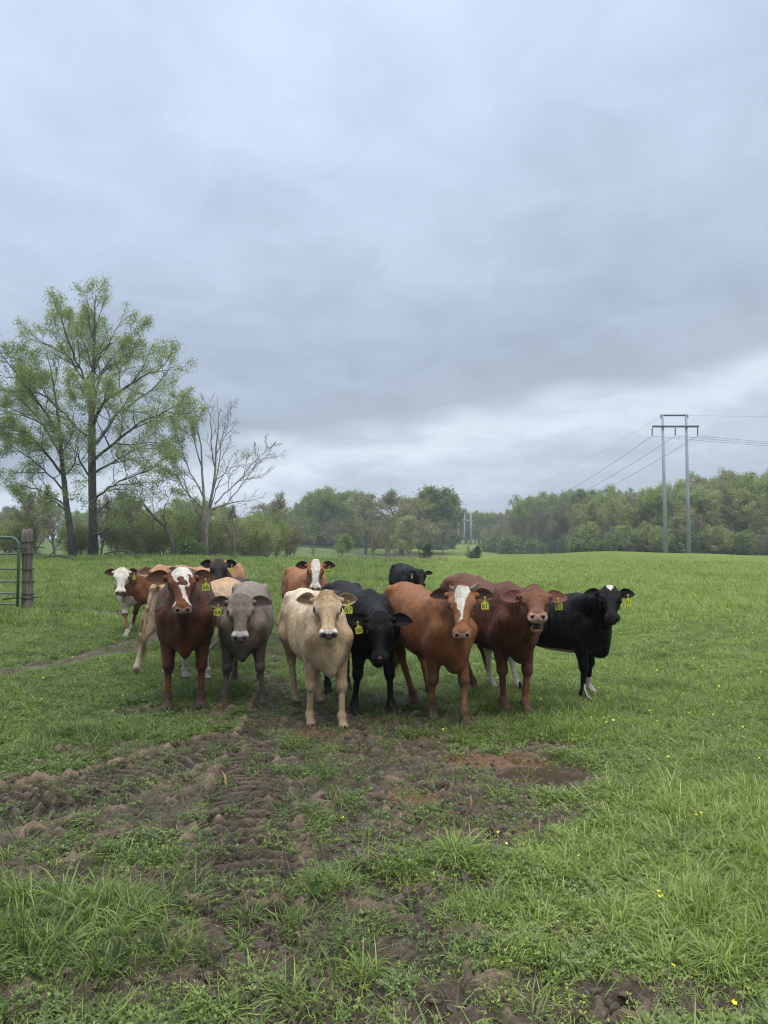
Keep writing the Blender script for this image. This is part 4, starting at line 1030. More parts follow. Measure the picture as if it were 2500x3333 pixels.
def sp_white_face(C, V, f, s, n, h, nz, fine):
    m = h & (f + 0.02 * fine > -0.03) & (n > -0.22); C[m] = WHITE * (1 + 0.08 * nz[m])[:, None]
    q = (V[:, 0] > 0.45) & (V[:, 2] < 0.68 + 0.06 * nz) & (V[:, 2] > 0.40) & ~h & (np.abs(V[:, 1]) < 0.17); C[q] = WHITE * 0.8
    q = (V[:, 2] < 0.16 + 0.03 * fine); C[q] = WHITE * 0.85
def sp_blaze69(C, V, f, s, n, h, nz, fine):
    w = fine * 0.006
    p = [(-0.06, -0.030), (-0.06, 0.035), (0.02, 0.058), (0.10, 0.062), (0.18, 0.048), (0.30, 0.035), (0.38, 0.070), (0.50, 0.07), (0.50, -0.07), (0.38, -0.070), (0.30, -0.042), (0.18, -0.042), (0.10, -0.055), (0.02, -0.055)]
    m = h & (n > -0.085) & polyin(f + w, s + w, p); C[m] = WHITE
    q = h & (f > 0.36) & (n > -0.14); C[q] = WHITE
def sp_71(C, V, f, s, n, h, nz, fine):
    w = fine * 0.012
    p = [(-0.06, -0.020), (-0.045, 0.0), (-0.06, 0.030), (-0.01, 0.038), (0.02, 0.026), (0.055, 0.006), (0.02, -0.022), (-0.01, -0.036)]
    m = h & (n > -0.085) & polyin(f + w, s + w, p); C[m] = WHITE
    q = (V[:, 2] < 0.60 + 0.05 * nz) & (V[:, 0] < -0.30); C[q] = WHITE
    q = (V[:, 2] < 0.545 + 0.02 * nz) & (V[:, 2] > 0.42) & (V[:, 0] < 0.34) & (np.abs(V[:, 1]) < 0.2); C[q] = A3(0.40, 0.34, 0.27)
    q = (V[:, 2] < 0.21 + 0.04 * fine) & (V[:, 0] > 0.1) & (np.mod(V[:, 1], 1) >= 0) & (V[:, 1] > -0.155); C[q] = WHITE
def sp_ring(col, top=0.33, fr=0.03):
    def g(C, V, f, s, n, h, nz, fine):
        q = h & (f + 0.5 * np.abs(s) > top + 0.03) & (n > -0.108); C[q] = A3(*col)
        for sg in (-1, 1):
            ed = np.sqrt(((f - 0.150) / 1.25) ** 2 + (s - sg * 0.098) ** 2 + (n + 0.052) ** 2)
            t = (np.exp(-(ed / 0.042) ** 4) * 0.45)[:, None] * h[:, None]; C[:] = C * (1 - t) + A3(*col) * t
    return g
def sp_cream(C, V, f, s, n, h, nz, fine):
    sp_ring((0.62, 0.56, 0.48), 0.36)(C, V, f, s, n, h, nz, fine)
    q = smooth(f, -0.1, 0.02) * (1 - smooth(f, 0.05, 0.12)) * h * (np.abs(s) < 0.07); C[:] = C * (1 - 0.5 * q[:, None]) + A3(0.40, 0.26, 0.13) * 0.5 * q[:, None]
    t = (smooth(V[:, 0], 0.35, 0.55) * np.exp(-((V[:, 2] - 0.74) / 0.13) ** 2) * smooth(np.abs(V[:, 1]), 0.05, 0.13) * (~h) * 0.55)[:, None]
    C[:] = C * (1 - t) + A3(0.27, 0.17, 0.095) * t
def sp_dark_head(C, V, f, s, n, h, nz, fine):
    t = smooth(f + 0.03 * nz, 0.02, 0.16)[:, None] * h[:, None]; C[:] = C * (1 - t) + A3(0.018, 0.014, 0.014) * t
def sp_68(C, V, f, s, n, h, nz, fine):
    q = h & (((f - 0.425) / 0.03) ** 2 + (s / 0.018) ** 2 < 1) & (n > -0.06); C[q] = A3(0.16, 0.11, 0.06)
def sp_62(C, V, f, s, n, h, nz, fine):
    t = (smooth(f, 0.30, 0.38) * (n > -0.09) * h)[:, None] * .8; C[:] = C * (1 - 0.6 * t) + A3(0.26, 0.12, 0.07) * 0.6 * t

SPECS = [
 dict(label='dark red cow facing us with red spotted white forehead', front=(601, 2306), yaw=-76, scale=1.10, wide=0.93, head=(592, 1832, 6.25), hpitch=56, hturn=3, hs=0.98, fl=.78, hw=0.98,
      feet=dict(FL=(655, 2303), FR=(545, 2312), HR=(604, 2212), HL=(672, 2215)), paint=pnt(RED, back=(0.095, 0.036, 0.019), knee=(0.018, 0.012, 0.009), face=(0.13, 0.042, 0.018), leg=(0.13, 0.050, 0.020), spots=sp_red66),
      muzzle=(0.36, 0.22, 0.17), earout=(0.12, 0.042, 0.020), earin=(0.075, 0.036, 0.022), ear=dict(L=0.190, W=0.060, droop=0.02), tag=(1, '66'), taglean=.06, dewlap=True, mud=0.15, vx=0.0075),
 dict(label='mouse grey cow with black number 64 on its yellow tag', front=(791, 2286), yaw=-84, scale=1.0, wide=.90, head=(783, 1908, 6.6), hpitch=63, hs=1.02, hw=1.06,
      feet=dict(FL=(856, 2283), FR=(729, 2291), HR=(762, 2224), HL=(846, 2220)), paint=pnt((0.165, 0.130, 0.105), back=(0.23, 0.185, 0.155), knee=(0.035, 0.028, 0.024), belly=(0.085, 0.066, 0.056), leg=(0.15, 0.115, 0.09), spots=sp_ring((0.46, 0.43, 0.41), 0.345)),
      muzzle=(0.17, 0.15, 0.15), earout=(0.15, 0.12, 0.10), earin=(0.075, 0.052, 0.045), ear=dict(L=0.20, droop=0.10, W=0.058), tag=(-1, '64'), taglean=-.09, dewlap=True, vx=0.0075),
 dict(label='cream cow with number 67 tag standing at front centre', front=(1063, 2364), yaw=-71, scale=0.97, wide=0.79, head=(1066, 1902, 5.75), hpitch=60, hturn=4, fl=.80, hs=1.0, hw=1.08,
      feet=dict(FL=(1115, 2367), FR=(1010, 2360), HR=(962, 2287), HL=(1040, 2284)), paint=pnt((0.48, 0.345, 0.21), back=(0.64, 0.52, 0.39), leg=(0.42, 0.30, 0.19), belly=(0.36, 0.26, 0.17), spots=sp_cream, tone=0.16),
      muzzle=(0.14, 0.115, 0.115), hoof=(0.14, 0.09, 0.06), mudk=0.35, earout=(0.50, 0.38, 0.25), earin=(0.15, 0.095, 0.06), ear=dict(L=0.165, W=0.058, droop=-0.02), tag=(1, '67'), tuft=(0.50, 0.34, 0.18, 1), vx=0.0075),
 dict(label='black cow with lowered head and number 68 tag', front=(1217, 2320), yaw=-68, scale=1.02, wide=.80, head=(1237, 1967, 6.15), hpitch=66, hs=1.0, hw=1.03, black=True,
      feet=dict(FL=(1276, 2322), FR=(1157, 2322), HR=(1068, 2252), HL=(1130, 2240)), paint=pnt(BK, back=(0.009, 0.007, 0.0065), spots=sp_68, tone=0.05),
      muzzle=(0.022, 0.018, 0.018), hoof=(0.012, 0.01, 0.009), mudk=0.2, earout=(0.008, 0.008, 0.009), earin=(0.012, 0.011, 0.012), ear=dict(L=0.19, W=0.056, droopR=0.12, droopL=0.14), tag=(-1, '68'), taglean=0.18, dewlap=True, vx=0.0075),
 dict(label='orange brown horned cow with heart shaped white blaze', front=(1462, 2352), yaw=-67, scale=1.01, wide=.82, head=(1503, 1888, 5.85), hpitch=63, hs=1.0, hw=1.0,
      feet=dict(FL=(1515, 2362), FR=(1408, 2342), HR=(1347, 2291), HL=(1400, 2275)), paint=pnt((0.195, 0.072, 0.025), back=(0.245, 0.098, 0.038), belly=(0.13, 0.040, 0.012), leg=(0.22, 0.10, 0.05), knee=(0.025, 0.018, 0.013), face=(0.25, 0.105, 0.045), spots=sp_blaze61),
      muzzle=(0.42, 0.28, 0.22), earout=(0.20, 0.085, 0.04), earin=(0.055, 0.028, 0.020), ear=dict(L=0.172, W=0.054, droop=0.08), horns=(0.035, 0.075), tag=(1, '61'), taglean=.03, tagturn=18, dewlap=True, tail=0.02, switch=(0.34, (0.40, 0.22, 0.08, 1)), vx=0.0075),
 dict(label='dark red cow mooing with open mouth and number 62 tag', front=(1678, 2322), yaw=-67, scale=1.06, wide=.86, head=(1738, 1889, 6.25), hpitch=28, hturn=4, hs=1.05, hw=1.03, mouth=0.062,
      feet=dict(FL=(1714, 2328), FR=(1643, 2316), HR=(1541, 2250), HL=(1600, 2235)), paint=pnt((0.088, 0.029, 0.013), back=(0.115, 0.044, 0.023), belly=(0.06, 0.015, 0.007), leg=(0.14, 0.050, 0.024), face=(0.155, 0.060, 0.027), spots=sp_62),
      muzzle=(0.46, 0.28, 0.23), earout=(0.17, 0.062, 0.035), earin=(0.13, 0.048, 0.035), ear=dict(L=0.168, W=0.058, droop=0.0, back=0.15), tag=(1, '62'), taglean=.07, tagturn=-12, dewlap=True, vx=0.0075),
 dict(label='black cow with white forehead patch standing at far right', front=(1915, 2282), yaw=-33, scale=0.94, head=(1984, 1893, 6.75), hpitch=47, hturn=5, hs=0.98, black=True,
      feet=dict(FR=(1905, 2290), FL=(1922, 2262), HR=(1600, 2242), HL=(1690, 2258)), paint=pnt(BK, back=(0.003, 0.003, 0.0035), spots=sp_71, tone=0.05),
      muzzle=(0.03, 0.028, 0.032), hoof=(0.10, 0.085, 0.07), mudk=0.3, earout=(0.006, 0.006, 0.007), earin=(0.010, 0.010, 0.011), ear=dict(L=0.165, W=0.052, droop=-0.05), tag=(1, '71'), tagturn=30, vx=0.0075),
 dict(label='small brown cow with white face near the wooden post', front=(424, 2066), yaw=-112, scale=1.0, head=(396, 1838, 11.6), hpitch=62, hturn=-4, hs=1.08,
      feet=dict(FR=(412, 2076), FL=(428, 2054)), paint=pnt((0.20, 0.080, 0.035), back=(0.25, 0.11, 0.052), spots=sp_white_face, knee=(0.06, 0.03, 0.02)),
      muzzle=(0.30, 0.18, 0.15), earout=(0.12, 0.045, 0.025), earin=(0.06, 0.025, 0.02), ear=dict(L=0.16, W=0.055, droop=0.05), tag=(1, ''), tagturn=-50, mudk=0.1, hoof=(0.35, 0.3, 0.24), vx=0.011),
 dict(label='cream cow turned away with hanging tail behind the red cow', org=(-2.20, 9.2), yaw=52, scale=1.0, head=(800, 1960, 9.9), hyaw=60, hpitch=50, hs=1.0,
      feet=dict(HR=(545, 2212), HL=(449, 2199), FL=(690, 2140), FR=(665, 2160)), paint=pnt((0.50, 0.37, 0.26), back=(0.46, 0.27, 0.14), leg=(0.46, 0.37, 0.30)),
      earout=(0.4, 0.3, 0.2), earin=(0.3, 0.2, 0.14), tail=0.13, switch=(0.38, (0.46, 0.33, 0.17, 1)), mudk=0.3, hoof=(0.2, 0.14, 0.1), vx=0.009),
 dict(label='tan cow mostly hidden with only poll and ear behind red cow', org=(-2.80, 11.3), yaw=-128, scale=1.10, head=(521, 1831, 10.3), hpitch=60, hs=1.0, hw=1.05,
      paint=pnt((0.44, 0.25, 0.13), back=(0.42, 0.225, 0.115)), earout=(0.44, 0.29, 0.18), earin=(0.16, 0.10, 0.07), ear=dict(L=0.20), vx=0.011),
 dict(label='dark brown headed cow looking over between red and grey cows', org=(-2.16, 10.75), yaw=-85, scale=0.90, head=(712, 1810, 9.75), hpitch=58, hs=1.06, hw=1.12,
      paint=pnt((0.045, 0.028, 0.022), spots=sp_dark_head, tone=0.05), muzzle=(0.10, 0.09, 0.095), earout=(0.008, 0.007, 0.007), earin=(0.006, 0.005, 0.005), ear=dict(L=0.17, W=0.062, droop=-0.08), tag=(1, ''), tagturn=55, taglean=0.1, vx=0.0105),
 dict(label='brown cow with broad white blaze behind the cream cow', org=(-1.22, 11.6), yaw=-68, scale=1.03, head=(1027, 1813, 10.4), hpitch=64, hs=1.06,
      paint=pnt((0.27, 0.105, 0.042), back=(0.31, 0.13, 0.058), spots=sp_blaze69), muzzle=(0.50, 0.33, 0.27), earout=(0.10, 0.04, 0.022), earin=(0.035, 0.018, 0.014), ear=dict(L=0.18, W=0.055, droop=0.05), tag=(1, '69'), taglean=-.08, vx=0.0105),
 dict(label='small black cow far behind the horned brown cow', org=(0.47, 16.0), yaw=-76, scale=0.98, head=(1370, 1847, 15.0), hpitch=50, hturn=6, hs=1.0, black=True,
      paint=pnt(BK, tone=0.05), muzzle=(0.02, 0.018, 0.018), earout=(0.008, 0.008, 0.009), earin=(0.012, 0.011, 0.012), ear=dict(L=0.18, W=0.05, droop=-0.05), tag=(-1, ''), tagturn=-60, vx=0.014),
]
if globals().get('COWS', True):
    for sp_ in SPECS: make_cow(sp_)
# ------------------------------------------------------------------ trees
def bark_mat(name, c1, c2, scale=6, b_=0.8):
    return simple_mat(name, c1, c2, scale, 0.9, b_, 0.03, stretch=(1, 1, 0.35), spec=0.15)
M_barkdk = bark_mat('dark_bark', (0.030, 0.030, 0.024, 1), (0.11, 0.11, 0.09, 1), 5)
M_barkgr = bark_mat('grey_bark', (0.07, 0.064, 0.056, 1), (0.17, 0.155, 0.14, 1), 6)
M_barkpl = bark_mat('pale_bark', (0.08, 0.068, 0.062, 1), (0.30, 0.275, 0.26, 1), 2.2)
M_twig = bark_mat('twig_bark', (0.12, 0.10, 0.09, 1), (0.22, 0.19, 0.17, 1), 6)
def fol(name, stops, trans=0.3): return leaf_mat(name, stops, 0.6, trans, inst=False, spec=0.15)
M_lfA = fol('spring_leaf', [(0, (0.18, 0.205, 0.11, 1)), (0.5, (0.30, 0.345, 0.185, 1)), (1, (0.42, 0.46, 0.27, 1))], .5)
M_lfB = fol('bright_leaf', [(0, (0.13, 0.165, 0.06, 1)), (0.5, (0.235, 0.295, 0.110, 1)), (1, (0.34, 0.40, 0.17, 1))], .45)
M_lfC = fol('budding_leaf', [(0, (0.17, 0.155, 0.085, 1)), (0.5, (0.28, 0.255, 0.145, 1)), (1, (0.38, 0.35, 0.21, 1))], .4)
M_lfD = fol('deep_leaf', [(0, (0.085, 0.12, 0.05, 1)), (0.5, (0.17, 0.23, 0.09, 1)), (1, (0.27, 0.34, 0.14, 1))], .35)
M_lfE = fol('olive_leaf', [(0, (0.20, 0.215, 0.10, 1)), (0.5, (0.34, 0.37, 0.18, 1)), (1, (0.46, 0.49, 0.26, 1))], .4)
M_lfF = fol('cedar_needles', [(0, (0.018, 0.032, 0.016, 1)), (0.5, (0.040, 0.065, 0.032, 1)), (1, (0.075, 0.110, 0.05, 1))], .1)
M_lfG = fol('red_buds', [(0, (0.15, 0.135, 0.10, 1)), (0.5, (0.24, 0.22, 0.165, 1)), (1, (0.33, 0.31, 0.23, 1))])

class Tree:
    """recursive branching; twig tips collect foliage positions"""
    def __init__(s, seed): s.r = np.random.default_rng(seed); s.mb = MB(); s.tips = []
    def limb(s, p, d, L, r0, lvl, maxl, o):
        r = s.r; n = (7, 6, 5, 4, 3)[min(lvl, 4)]; pts = [np.array(p)]; d = d / np.linalg.norm(d); ds = [d]
        st = L / n
        for i in range(n):
            d = d + r.normal(0, o['wob'] * (1 + 0.25 * lvl), 3) + np.array([0, 0, o['up']]) * (0.6 if lvl else 0.2); d /= np.linalg.norm(d)
            pts.append(pts[-1] + d * st); ds.append(d)
        s.along(pts, ds, r0, lvl, maxl, o, L)
    def along(s, pts, ds, r0, lvl, maxl, o, L):
        r = s.r; n = len(pts) - 1; tt = np.linspace(0, 1, n + 1)
        rad = r0 * (1 - tt * (0.72 if lvl < maxl else 0.85)); rad = np.maximum(rad, o['rmin'])
        if rad[0] > o.get('draw', 0): s.mb.tube(pts, rad, (9, 6, 4, 3, 3)[min(lvl, 4)])
        if lvl >= maxl:
            for i in range(1, n + 1): s.tips.append((pts[i], ds[i]))
            return
        nc = o['kids'][min(lvl, len(o['kids']) - 1)]; nc = max(2, int(nc * r.uniform(0.8, 1.2)))
        t0 = o.get('clear', 0.3) if lvl == 0 else 0.22
        phi = r.uniform(0, 6.28)
        for k in range(nc):
            t = t0 + (1 - t0) * (k + r.uniform(0.1, 0.9)) / nc; t = min(t, 0.985); i = min(int(t * n), n - 1); f_ = t * n - i
            p = pts[i] * (1 - f_) + pts[i + 1] * f_; d = ds[i]
            phi += 2.4 + r.normal(0, .4)
            a = np.cross(d, [0.2, 0.3, 0.93]); a /= np.linalg.norm(a) + 1e-9; b2 = np.cross(d, a)
            ang = o['ang'] * r.uniform(0.7, 1.25) * (1.15 - 0.45 * t if lvl == 0 else 1)
            nd = d * math.cos(ang) + (a * math.cos(phi) + b2 * math.sin(phi)) * math.sin(ang)
            if lvl == 0 and o.get('shape'): l2 = o['shape'](t) * L * r.uniform(0.85, 1.15)
            else: l2 = L * o['ratio'] * (1.05 - 0.5 * t) * r.uniform(0.75, 1.2)
            s.limb(p, nd, l2, max(min(rad[i] * 0.62, r0 * 0.5), o['rmin']), lvl + 1, maxl, o)
        s.limb(pts[-1], ds[-1], L * o['ratio'] * 0.5, rad[-1], lvl + 1, maxl, o)
    def leaves(s, per, spread, size, shade_z=None, keep=1.0):
        r = s.r; T = np.array([t[0] for t in s.tips]); 
        if keep < 1: T = T[r.uniform(0, 1, len(T)) < keep]
        m = len(T); P = np.repeat(T, per, 0) + r.normal(0, spread, (m * per, 3)); n = len(P)
        a = r.normal(size=(n, 3)); a /= np.linalg.norm(a, axis=1)[:, None]; b2 = np.cross(a, r.normal(size=(n, 3))); b2 /= np.linalg.norm(b2, axis=1)[:, None]
        sz = size * r.uniform(0.55, 1.35, n)[:, None]
        V = np.stack([P - a * sz * .5, P + b2 * sz * .34, P + a * sz * .5, P - b2 * sz * .34], 1).reshape(-1, 3)
        cl = np.repeat(r.normal(0, 0.16, m), per)
        sh = np.clip(0.5 + cl + r.normal(0, 0.15, n), 0, 1)
        me = mesh_np('crown', V, np.arange(4 * n).reshape(-1, 4), False); setf(me, 'shade', np.repeat(sh, 4)); return me
def finish(root, T, lm, bm, per, spread, size, keep=1.0):
    T.mb.build('trunk', bm, root)
    if lm is not None: obj('crown', T.leaves(per, spread, size, keep=keep), lm, root)
def ghost_limb(T, pts, r0, lvl, maxl, o, L=None):
    """a limb whose course is given"""
    P = np.array(pts, float); P = P[0] + (P - P[0]) * .88; n = max(6, len(P) * 2); s_ = np.linspace(0, len(P) - 1, n + 1)
    Q = np.stack([np.interp(s_, range(len(P)), P[:, i]) for i in range(3)], -1)
    Q[1:-1] = Q[1:-1] * .5 + (Q[:-2] + Q[2:]) * .25; Q[1:-1] += T.r.normal(0, 0.05, Q[1:-1].shape)
    D_ = np.gradient(Q, axis=0); D_ /= np.linalg.norm(D_, axis=1)[:, None]
    LL = float(np.linalg.norm(np.diff(Q, axis=0), axis=1).sum())
    if LL < 5.5 and maxl > 3: lvl += 1
    if lvl == 2: LL = max(LL, 3.2)
    T.along(list(Q), list(D_), r0, lvl, maxl, o, L or LL)

def pxl(pts, Y):
    """limb polyline given as (u, v, metres nearer(-)/farther(+)) of the photograph, around depth Y"""
    return [np.array(at(u, v, Y + dy)) for u, v, dy in pts]
GRP = 'trees along the field edge'
if globals().get('HERO', True):
    # big left tree: straight trunk, ascending limbs, thin new leaves
    Y = 60.0; o = dict(wob=.10, up=.06, rmin=.010, kids=(9, 9, 6, 4), ang=.70, ratio=.43)
    T = Tree(101)
    zb = gz(*[c for c in at(303, 1812, Y)][:2]); base = np.array(at(303, 1812, Y)); base[2] = zb - .3
    tr = [base] + pxl([(303, 1700, 0), (300, 1560, 0), (299, 1420, 0), (300, 1330, 0), (303, 1240, 0), (306, 1150, 0), (308, 1060, 0), (309, 1005, .2), (311, 960, .2)], Y)
    P = np.array(tr); rad = [.46, .33, .31, .29, .26, .19, .13, .08, .045, .02]; T.mb.tube(P, rad, 12)
    limbs = [  # (course, base radius)
     ([(309, 1030, 0), (324, 960, .5), (334, 925, 1)], .04), ([(309, 1010, 0), (300, 950, -.5), (304, 930, -1)], .04), ([(309, 1050, 0), (288, 985, 1), (270, 935, 1.5)], .04),
     ([(300, 1330, 0), (288, 1250, .5), (262, 1215, 1), (222, 1150, 2), (165, 1105, 3), (98, 1075, 3.5)], .17),
     ([(299, 1345, 0), (283, 1230, -1), (240, 1150, -2), (205, 1060, -3), (185, 985, -3.5)], .13),
     ([(304, 1230, 0), (286, 1150, 1), (262, 1080, 2), (232, 1020, 2.5)], .09),
     ([(306, 1130, 0), (290, 1050, -1), (284, 960, -1)], .07), ([(307, 1090, 0), (330, 1010, 1), (350, 940, 1)], .06),
     ([(305, 1210, 0), (332, 1150, -1), (372, 1090, -2), (410, 1010, -2.4)], .09),
     ([(303, 1250, 0), (345, 1185, 1.5), (395, 1130, 2.5), (455, 1050, 3)], .10),
     ([(302, 1330, 0), (322, 1240, 1), (338, 1190, 1.5), (390, 1160, 2.5), (440, 1120, 3.5)], .15),
     ([(302, 1390, 0), (330, 1310, -1), (372, 1270, -2), (440, 1235, -3), (505, 1190, -4), (560, 1165, -4.5)], .17),
     ([(302, 1450, 0), (350, 1400, 1.5), (392, 1330, 3), (450, 1290, 4), (520, 1250, 5), (565, 1190, 5.5)], .18),
     ([(302, 1500, 0), (360, 1455, -2), (430, 1395, -4), (500, 1345, -5), (580, 1310, -6)], .17),
     ([(302, 1545, 0), (370, 1500, 2), (440, 1460, 4), (530, 1430, 6)], .13),
     ([(298, 1420, 0), (245, 1395, 2), (200, 1340, 3), (150, 1290, 4), (90, 1250, 5)], .13),
     ([(303, 1630, 0), (350, 1585, -1.5), (400, 1560, -3), (470, 1530, -4), (540, 1500, -5)], .12),
     ([(303, 1690, 0), (335, 1640, 2), (390, 1610, 3), (450, 1605, 4)], .10),
     ([(298, 1560, 0), (262, 1500, -3), (225, 1440, -4), (180, 1400, -5)], .10),
     ([(304, 1740, 0), (350, 1735, -2), (390, 1700, -3), (430, 1650, -4)], .10), ([(303, 1660, 0), (345, 1650, 2), (405, 1645, 3.5)], .05), ([(303, 1600, 0), (280, 1550, 2), (240, 1520, 4)], .08),
     ([(301, 1300, 0), (270, 1290, -4), (250, 1240, -6)], .09), ([(303, 1380, 0), (330, 1330, -5), (350, 1270, -6)], .09), ([(303, 1170, 0), (300, 1110, 3), (295, 1040, 4)], .06)]
    for l, r0 in limbs: ghost_limb(T, pxl(l, Y), r0 * .85, 1, 4, o)
    root = empty('big_tree', (base[0], base[1], zb)); tag(root, 'tallest tree, thin new leaves, straight dark trunk, left of the herd', 'tree', GRP)
    finish(root, T, M_lfA, M_barkdk, 5, .19, .115)
    for c in root.children: c.data.transform(Matrix.Translation(-Vector(root.location)))
    print('hero tips', len(T.tips))
    # second tree, at its left, leaning
    T = Tree(102); Y = 57.0; base = np.array(at(240, 1812, Y)); zb = gz(base[0], base[1]); base[2] = zb - .3
    tr = [base] + pxl([(228, 1720, 0), (216, 1640, 0), (208, 1560, 0), (200, 1480, 0), (192, 1380, 0), (180, 1290, 0), (165, 1200, 0), (150, 1140, 0)], Y)
    T.mb.tube(np.array(tr), [.34, .24, .22, .19, .15, .11, .07, .04, .02], 10)
    for l, r0 in [([(220, 1680, 0), (190, 1630, -1), (150, 1620, -2), (135, 1640, -2.5)], .10), ([(210, 1600, 0), (160, 1540, 2), (100, 1490, 3), (40, 1450, 4)], .12), ([(207, 1550, 0), (150, 1470, -2), (80, 1400, -3), (10, 1370, -4)], .13),
                  ([(203, 1500, 0), (150, 1400, 1), (90, 1310, 2), (30, 1260, 3)], .13), ([(195, 1420, 0), (130, 1320, -2), (60, 1220, -3), (-20, 1120, -3.5)], .13), ([(185, 1330, 0), (130, 1260, 1), (75, 1150, 2)], .09), ([(200, 1480, 0), (240, 1400, -2), (250, 1310, -3)], .08),
                  ([(207, 1560, 0), (250, 1500, -3), (262, 1420, -4)], .08), ([(175, 1260, 0), (190, 1190, 0), (200, 1130, 1)], .06), ([(210, 1600, 0), (235, 1640, -2), (270, 1600, -4)], .06), ([(215, 1650, 0), (165, 1610, 3), (110, 1580, 5), (30, 1570, 6)], .10), ([(192, 1400, 0), (120, 1370, 4), (40, 1330, 6), (-30, 1300, 7)], .10)]:
        ghost_limb(T, pxl(l, Y), r0 * .8, 1, 4, o)
    root = empty('leaning_tree', (base[0], base[1], zb)); tag(root, 'leaning tree beside the tallest tree, nearest to the gate post', 'tree', GRP)
    finish(root, T, M_lfB, M_barkdk, 7, .20, .11)
    for c in root.children: c.data.transform(Matrix.Translation(-Vector(root.location)))
    # pale tree with a bare top
    T = Tree(103); Y = 62.0; base = np.array(at(668, 1812, Y)); zb = gz(base[0], base[1]); base[2] = zb - .3
    o2 = dict(wob=.12, up=.07, rmin=.011, kids=(6, 9, 7, 5), ang=.5, ratio=.42)
    T.mb.tube([base] + pxl([(668, 1760, 0), (672, 1715, 0), (682, 1650, 0), (692, 1600, 0), (700, 1540, 0), (704, 1450, 0), (712, 1380, 0), (708, 1310, 0)], Y), [.32, .23, .19, .13, .11, .09, .06, .035, .02], 10)
    T.mb.tube([base] + pxl([(662, 1760, .3), (664, 1700, .5), (664, 1620, 1), (658, 1540, 1), (655, 1450, 1), (640, 1380, 1.5)], Y), [.26, .20, .16, .12, .09, .06, .03], 9)
    bare = [([(692, 1600, 0), (720, 1500, 1), (722, 1400, 2), (745, 1320, 2)], .08), ([(703, 1480, 0), (730, 1420, -1), (770, 1370, -2)], .06), ([(700, 1520, 0), (685, 1430, -1), (688, 1350, -2), (672, 1290, -2)], .07),
            ([(690, 1660, 0), (745, 1630, -1), (800, 1630, -2), (850, 1620, -2)], .08), ([(700, 1640, 0), (740, 1600, 2), (800, 1540, 3), (850, 1480, 4), (885, 1450, 4)], .08), ([(745, 1632, -1), (790, 1580, -2), (830, 1510, -3), (880, 1480, -3)], .06), ([(684, 1650, 0), (716, 1560, -3), (750, 1500, -4)], .07), ([(668, 1710, 0), (625, 1640, -1), (595, 1560, -2), (570, 1500, -2)], .08), ([(668, 1730, 0), (620, 1700, 1), (575, 1690, 2)], .05)]
    for l, r0 in bare: ghost_limb(T, pxl(l, Y), r0 * .85, 1, 4, o2)
    nb = len(T.tips)
    for l, r0 in [([(662, 1620, 1), (620, 1540, 2), (585, 1450, 3), (560, 1380, 3)], .09), ([(657, 1520, 1), (630, 1430, 1), (610, 1340, 1), (590, 1290, 1)], .08), ([(655, 1450, 1), (640, 1380, 2), (625, 1300, 3)], .07), ([(664, 1660, 1), (600, 1600, -2), (560, 1540, -3), (535, 1480, -4)], .07), ([(705, 1560, 0), (750, 1530, 3), (790, 1480, 4)], .06)]:
        ghost_limb(T, pxl(l, Y), r0 * .85, 1, 4, o2)
    T.tips = T.tips[nb:]
    root = empty('half_bare_tree', (base[0], base[1], zb)); tag(root, 'pale barked tree with bare spreading branches right of the tallest tree', 'tree', GRP)
    finish(root, T, M_lfA, M_barkpl, 3, .18, .11)
    for c in root.children: c.data.transform(Matrix.Translation(-Vector(root.location)))
    # small leaning trunk between them
    T = Tree(104); Y = 61.0; base = np.array(at(573, 1812, Y)); zb = gz(base[0], base[1]); base[2] = zb - .3
    T.mb.tube([base] + pxl([(560, 1765, 0), (540, 1715, 0), (510, 1690, 0), (478, 1655, 0), (455, 1620, 0)], Y), [.22, .19, .17, .14, .10, .05], 8)
    for l, r0 in [([(510, 1690, 0), (490, 1640, 1), (500, 1590, 2)], .05), ([(540, 1715, 0), (530, 1660, -1), (545, 1610, -2)], .05), ([(478, 1655, 0), (440, 1630, 1), (400, 1625, 2)], .05), ([(460, 1625, 0), (465, 1580, 1), (440, 1560, 1)], .04)]:
        ghost_limb(T, pxl(l, Y), r0, 1, 3, dict(wob=.12, up=.06, rmin=.013, kids=(5, 6, 5), ang=.7, ratio=.45))
    root = empty('bent_tree', (base[0], base[1], zb)); tag(root, 'small bent brown tree between the tallest tree and the pale tree', 'tree', GRP)
    finish(root, T, M_lfG, M_barkgr, 2, .2, .10, .6)
    for c in root.children: c.data.transform(Matrix.Translation(-Vector(root.location)))

# kinds of wood trees, each built once at the origin, then copied
def kind(seed, H, o, maxl, lm, bm, per, spread, size, r0=None, keep=1.0, stems=1):
    T = Tree(seed)
    for k in range(stems):
        d = np.array([0, 0, 1.0]) + (T.r.normal(0, .30, 3) if stems > 1 else T.r.normal(0, .02, 3))
        T.limb(np.array([T.r.normal(0, .25) if stems > 1 else 0, T.r.normal(0, .25) if stems > 1 else 0, -.3]), d, H * (0.72 if stems == 1 else .66) * (T.r.uniform(.75, 1) if stems > 1 else 1), (r0 or H * .018), 0, maxl, o)
    mb = T.mb; Fs = [np.vstack(mb.Q)] + ([np.vstack(mb.T)] if mb.T else [])
    tm = mesh_np('trunk', np.vstack(mb.V), Fs); tm.materials.append(bm)
    cm = None
    if lm is not None: cm = T.leaves(per, spread, size, keep=keep); cm.materials.append(lm)
    return tm, cm, len(T.tips)
dome = lambda t: .64 * math.sqrt(max(0.05, 1 - (1.55 * (t - .42)) ** 2))
tall = lambda t: .46 * math.sqrt(max(0.05, 1 - (1.5 * (t - .5)) ** 2))
con = lambda t: .50 * (1.12 - t) ** .7 * min(1, .35 + 2.2 * t)
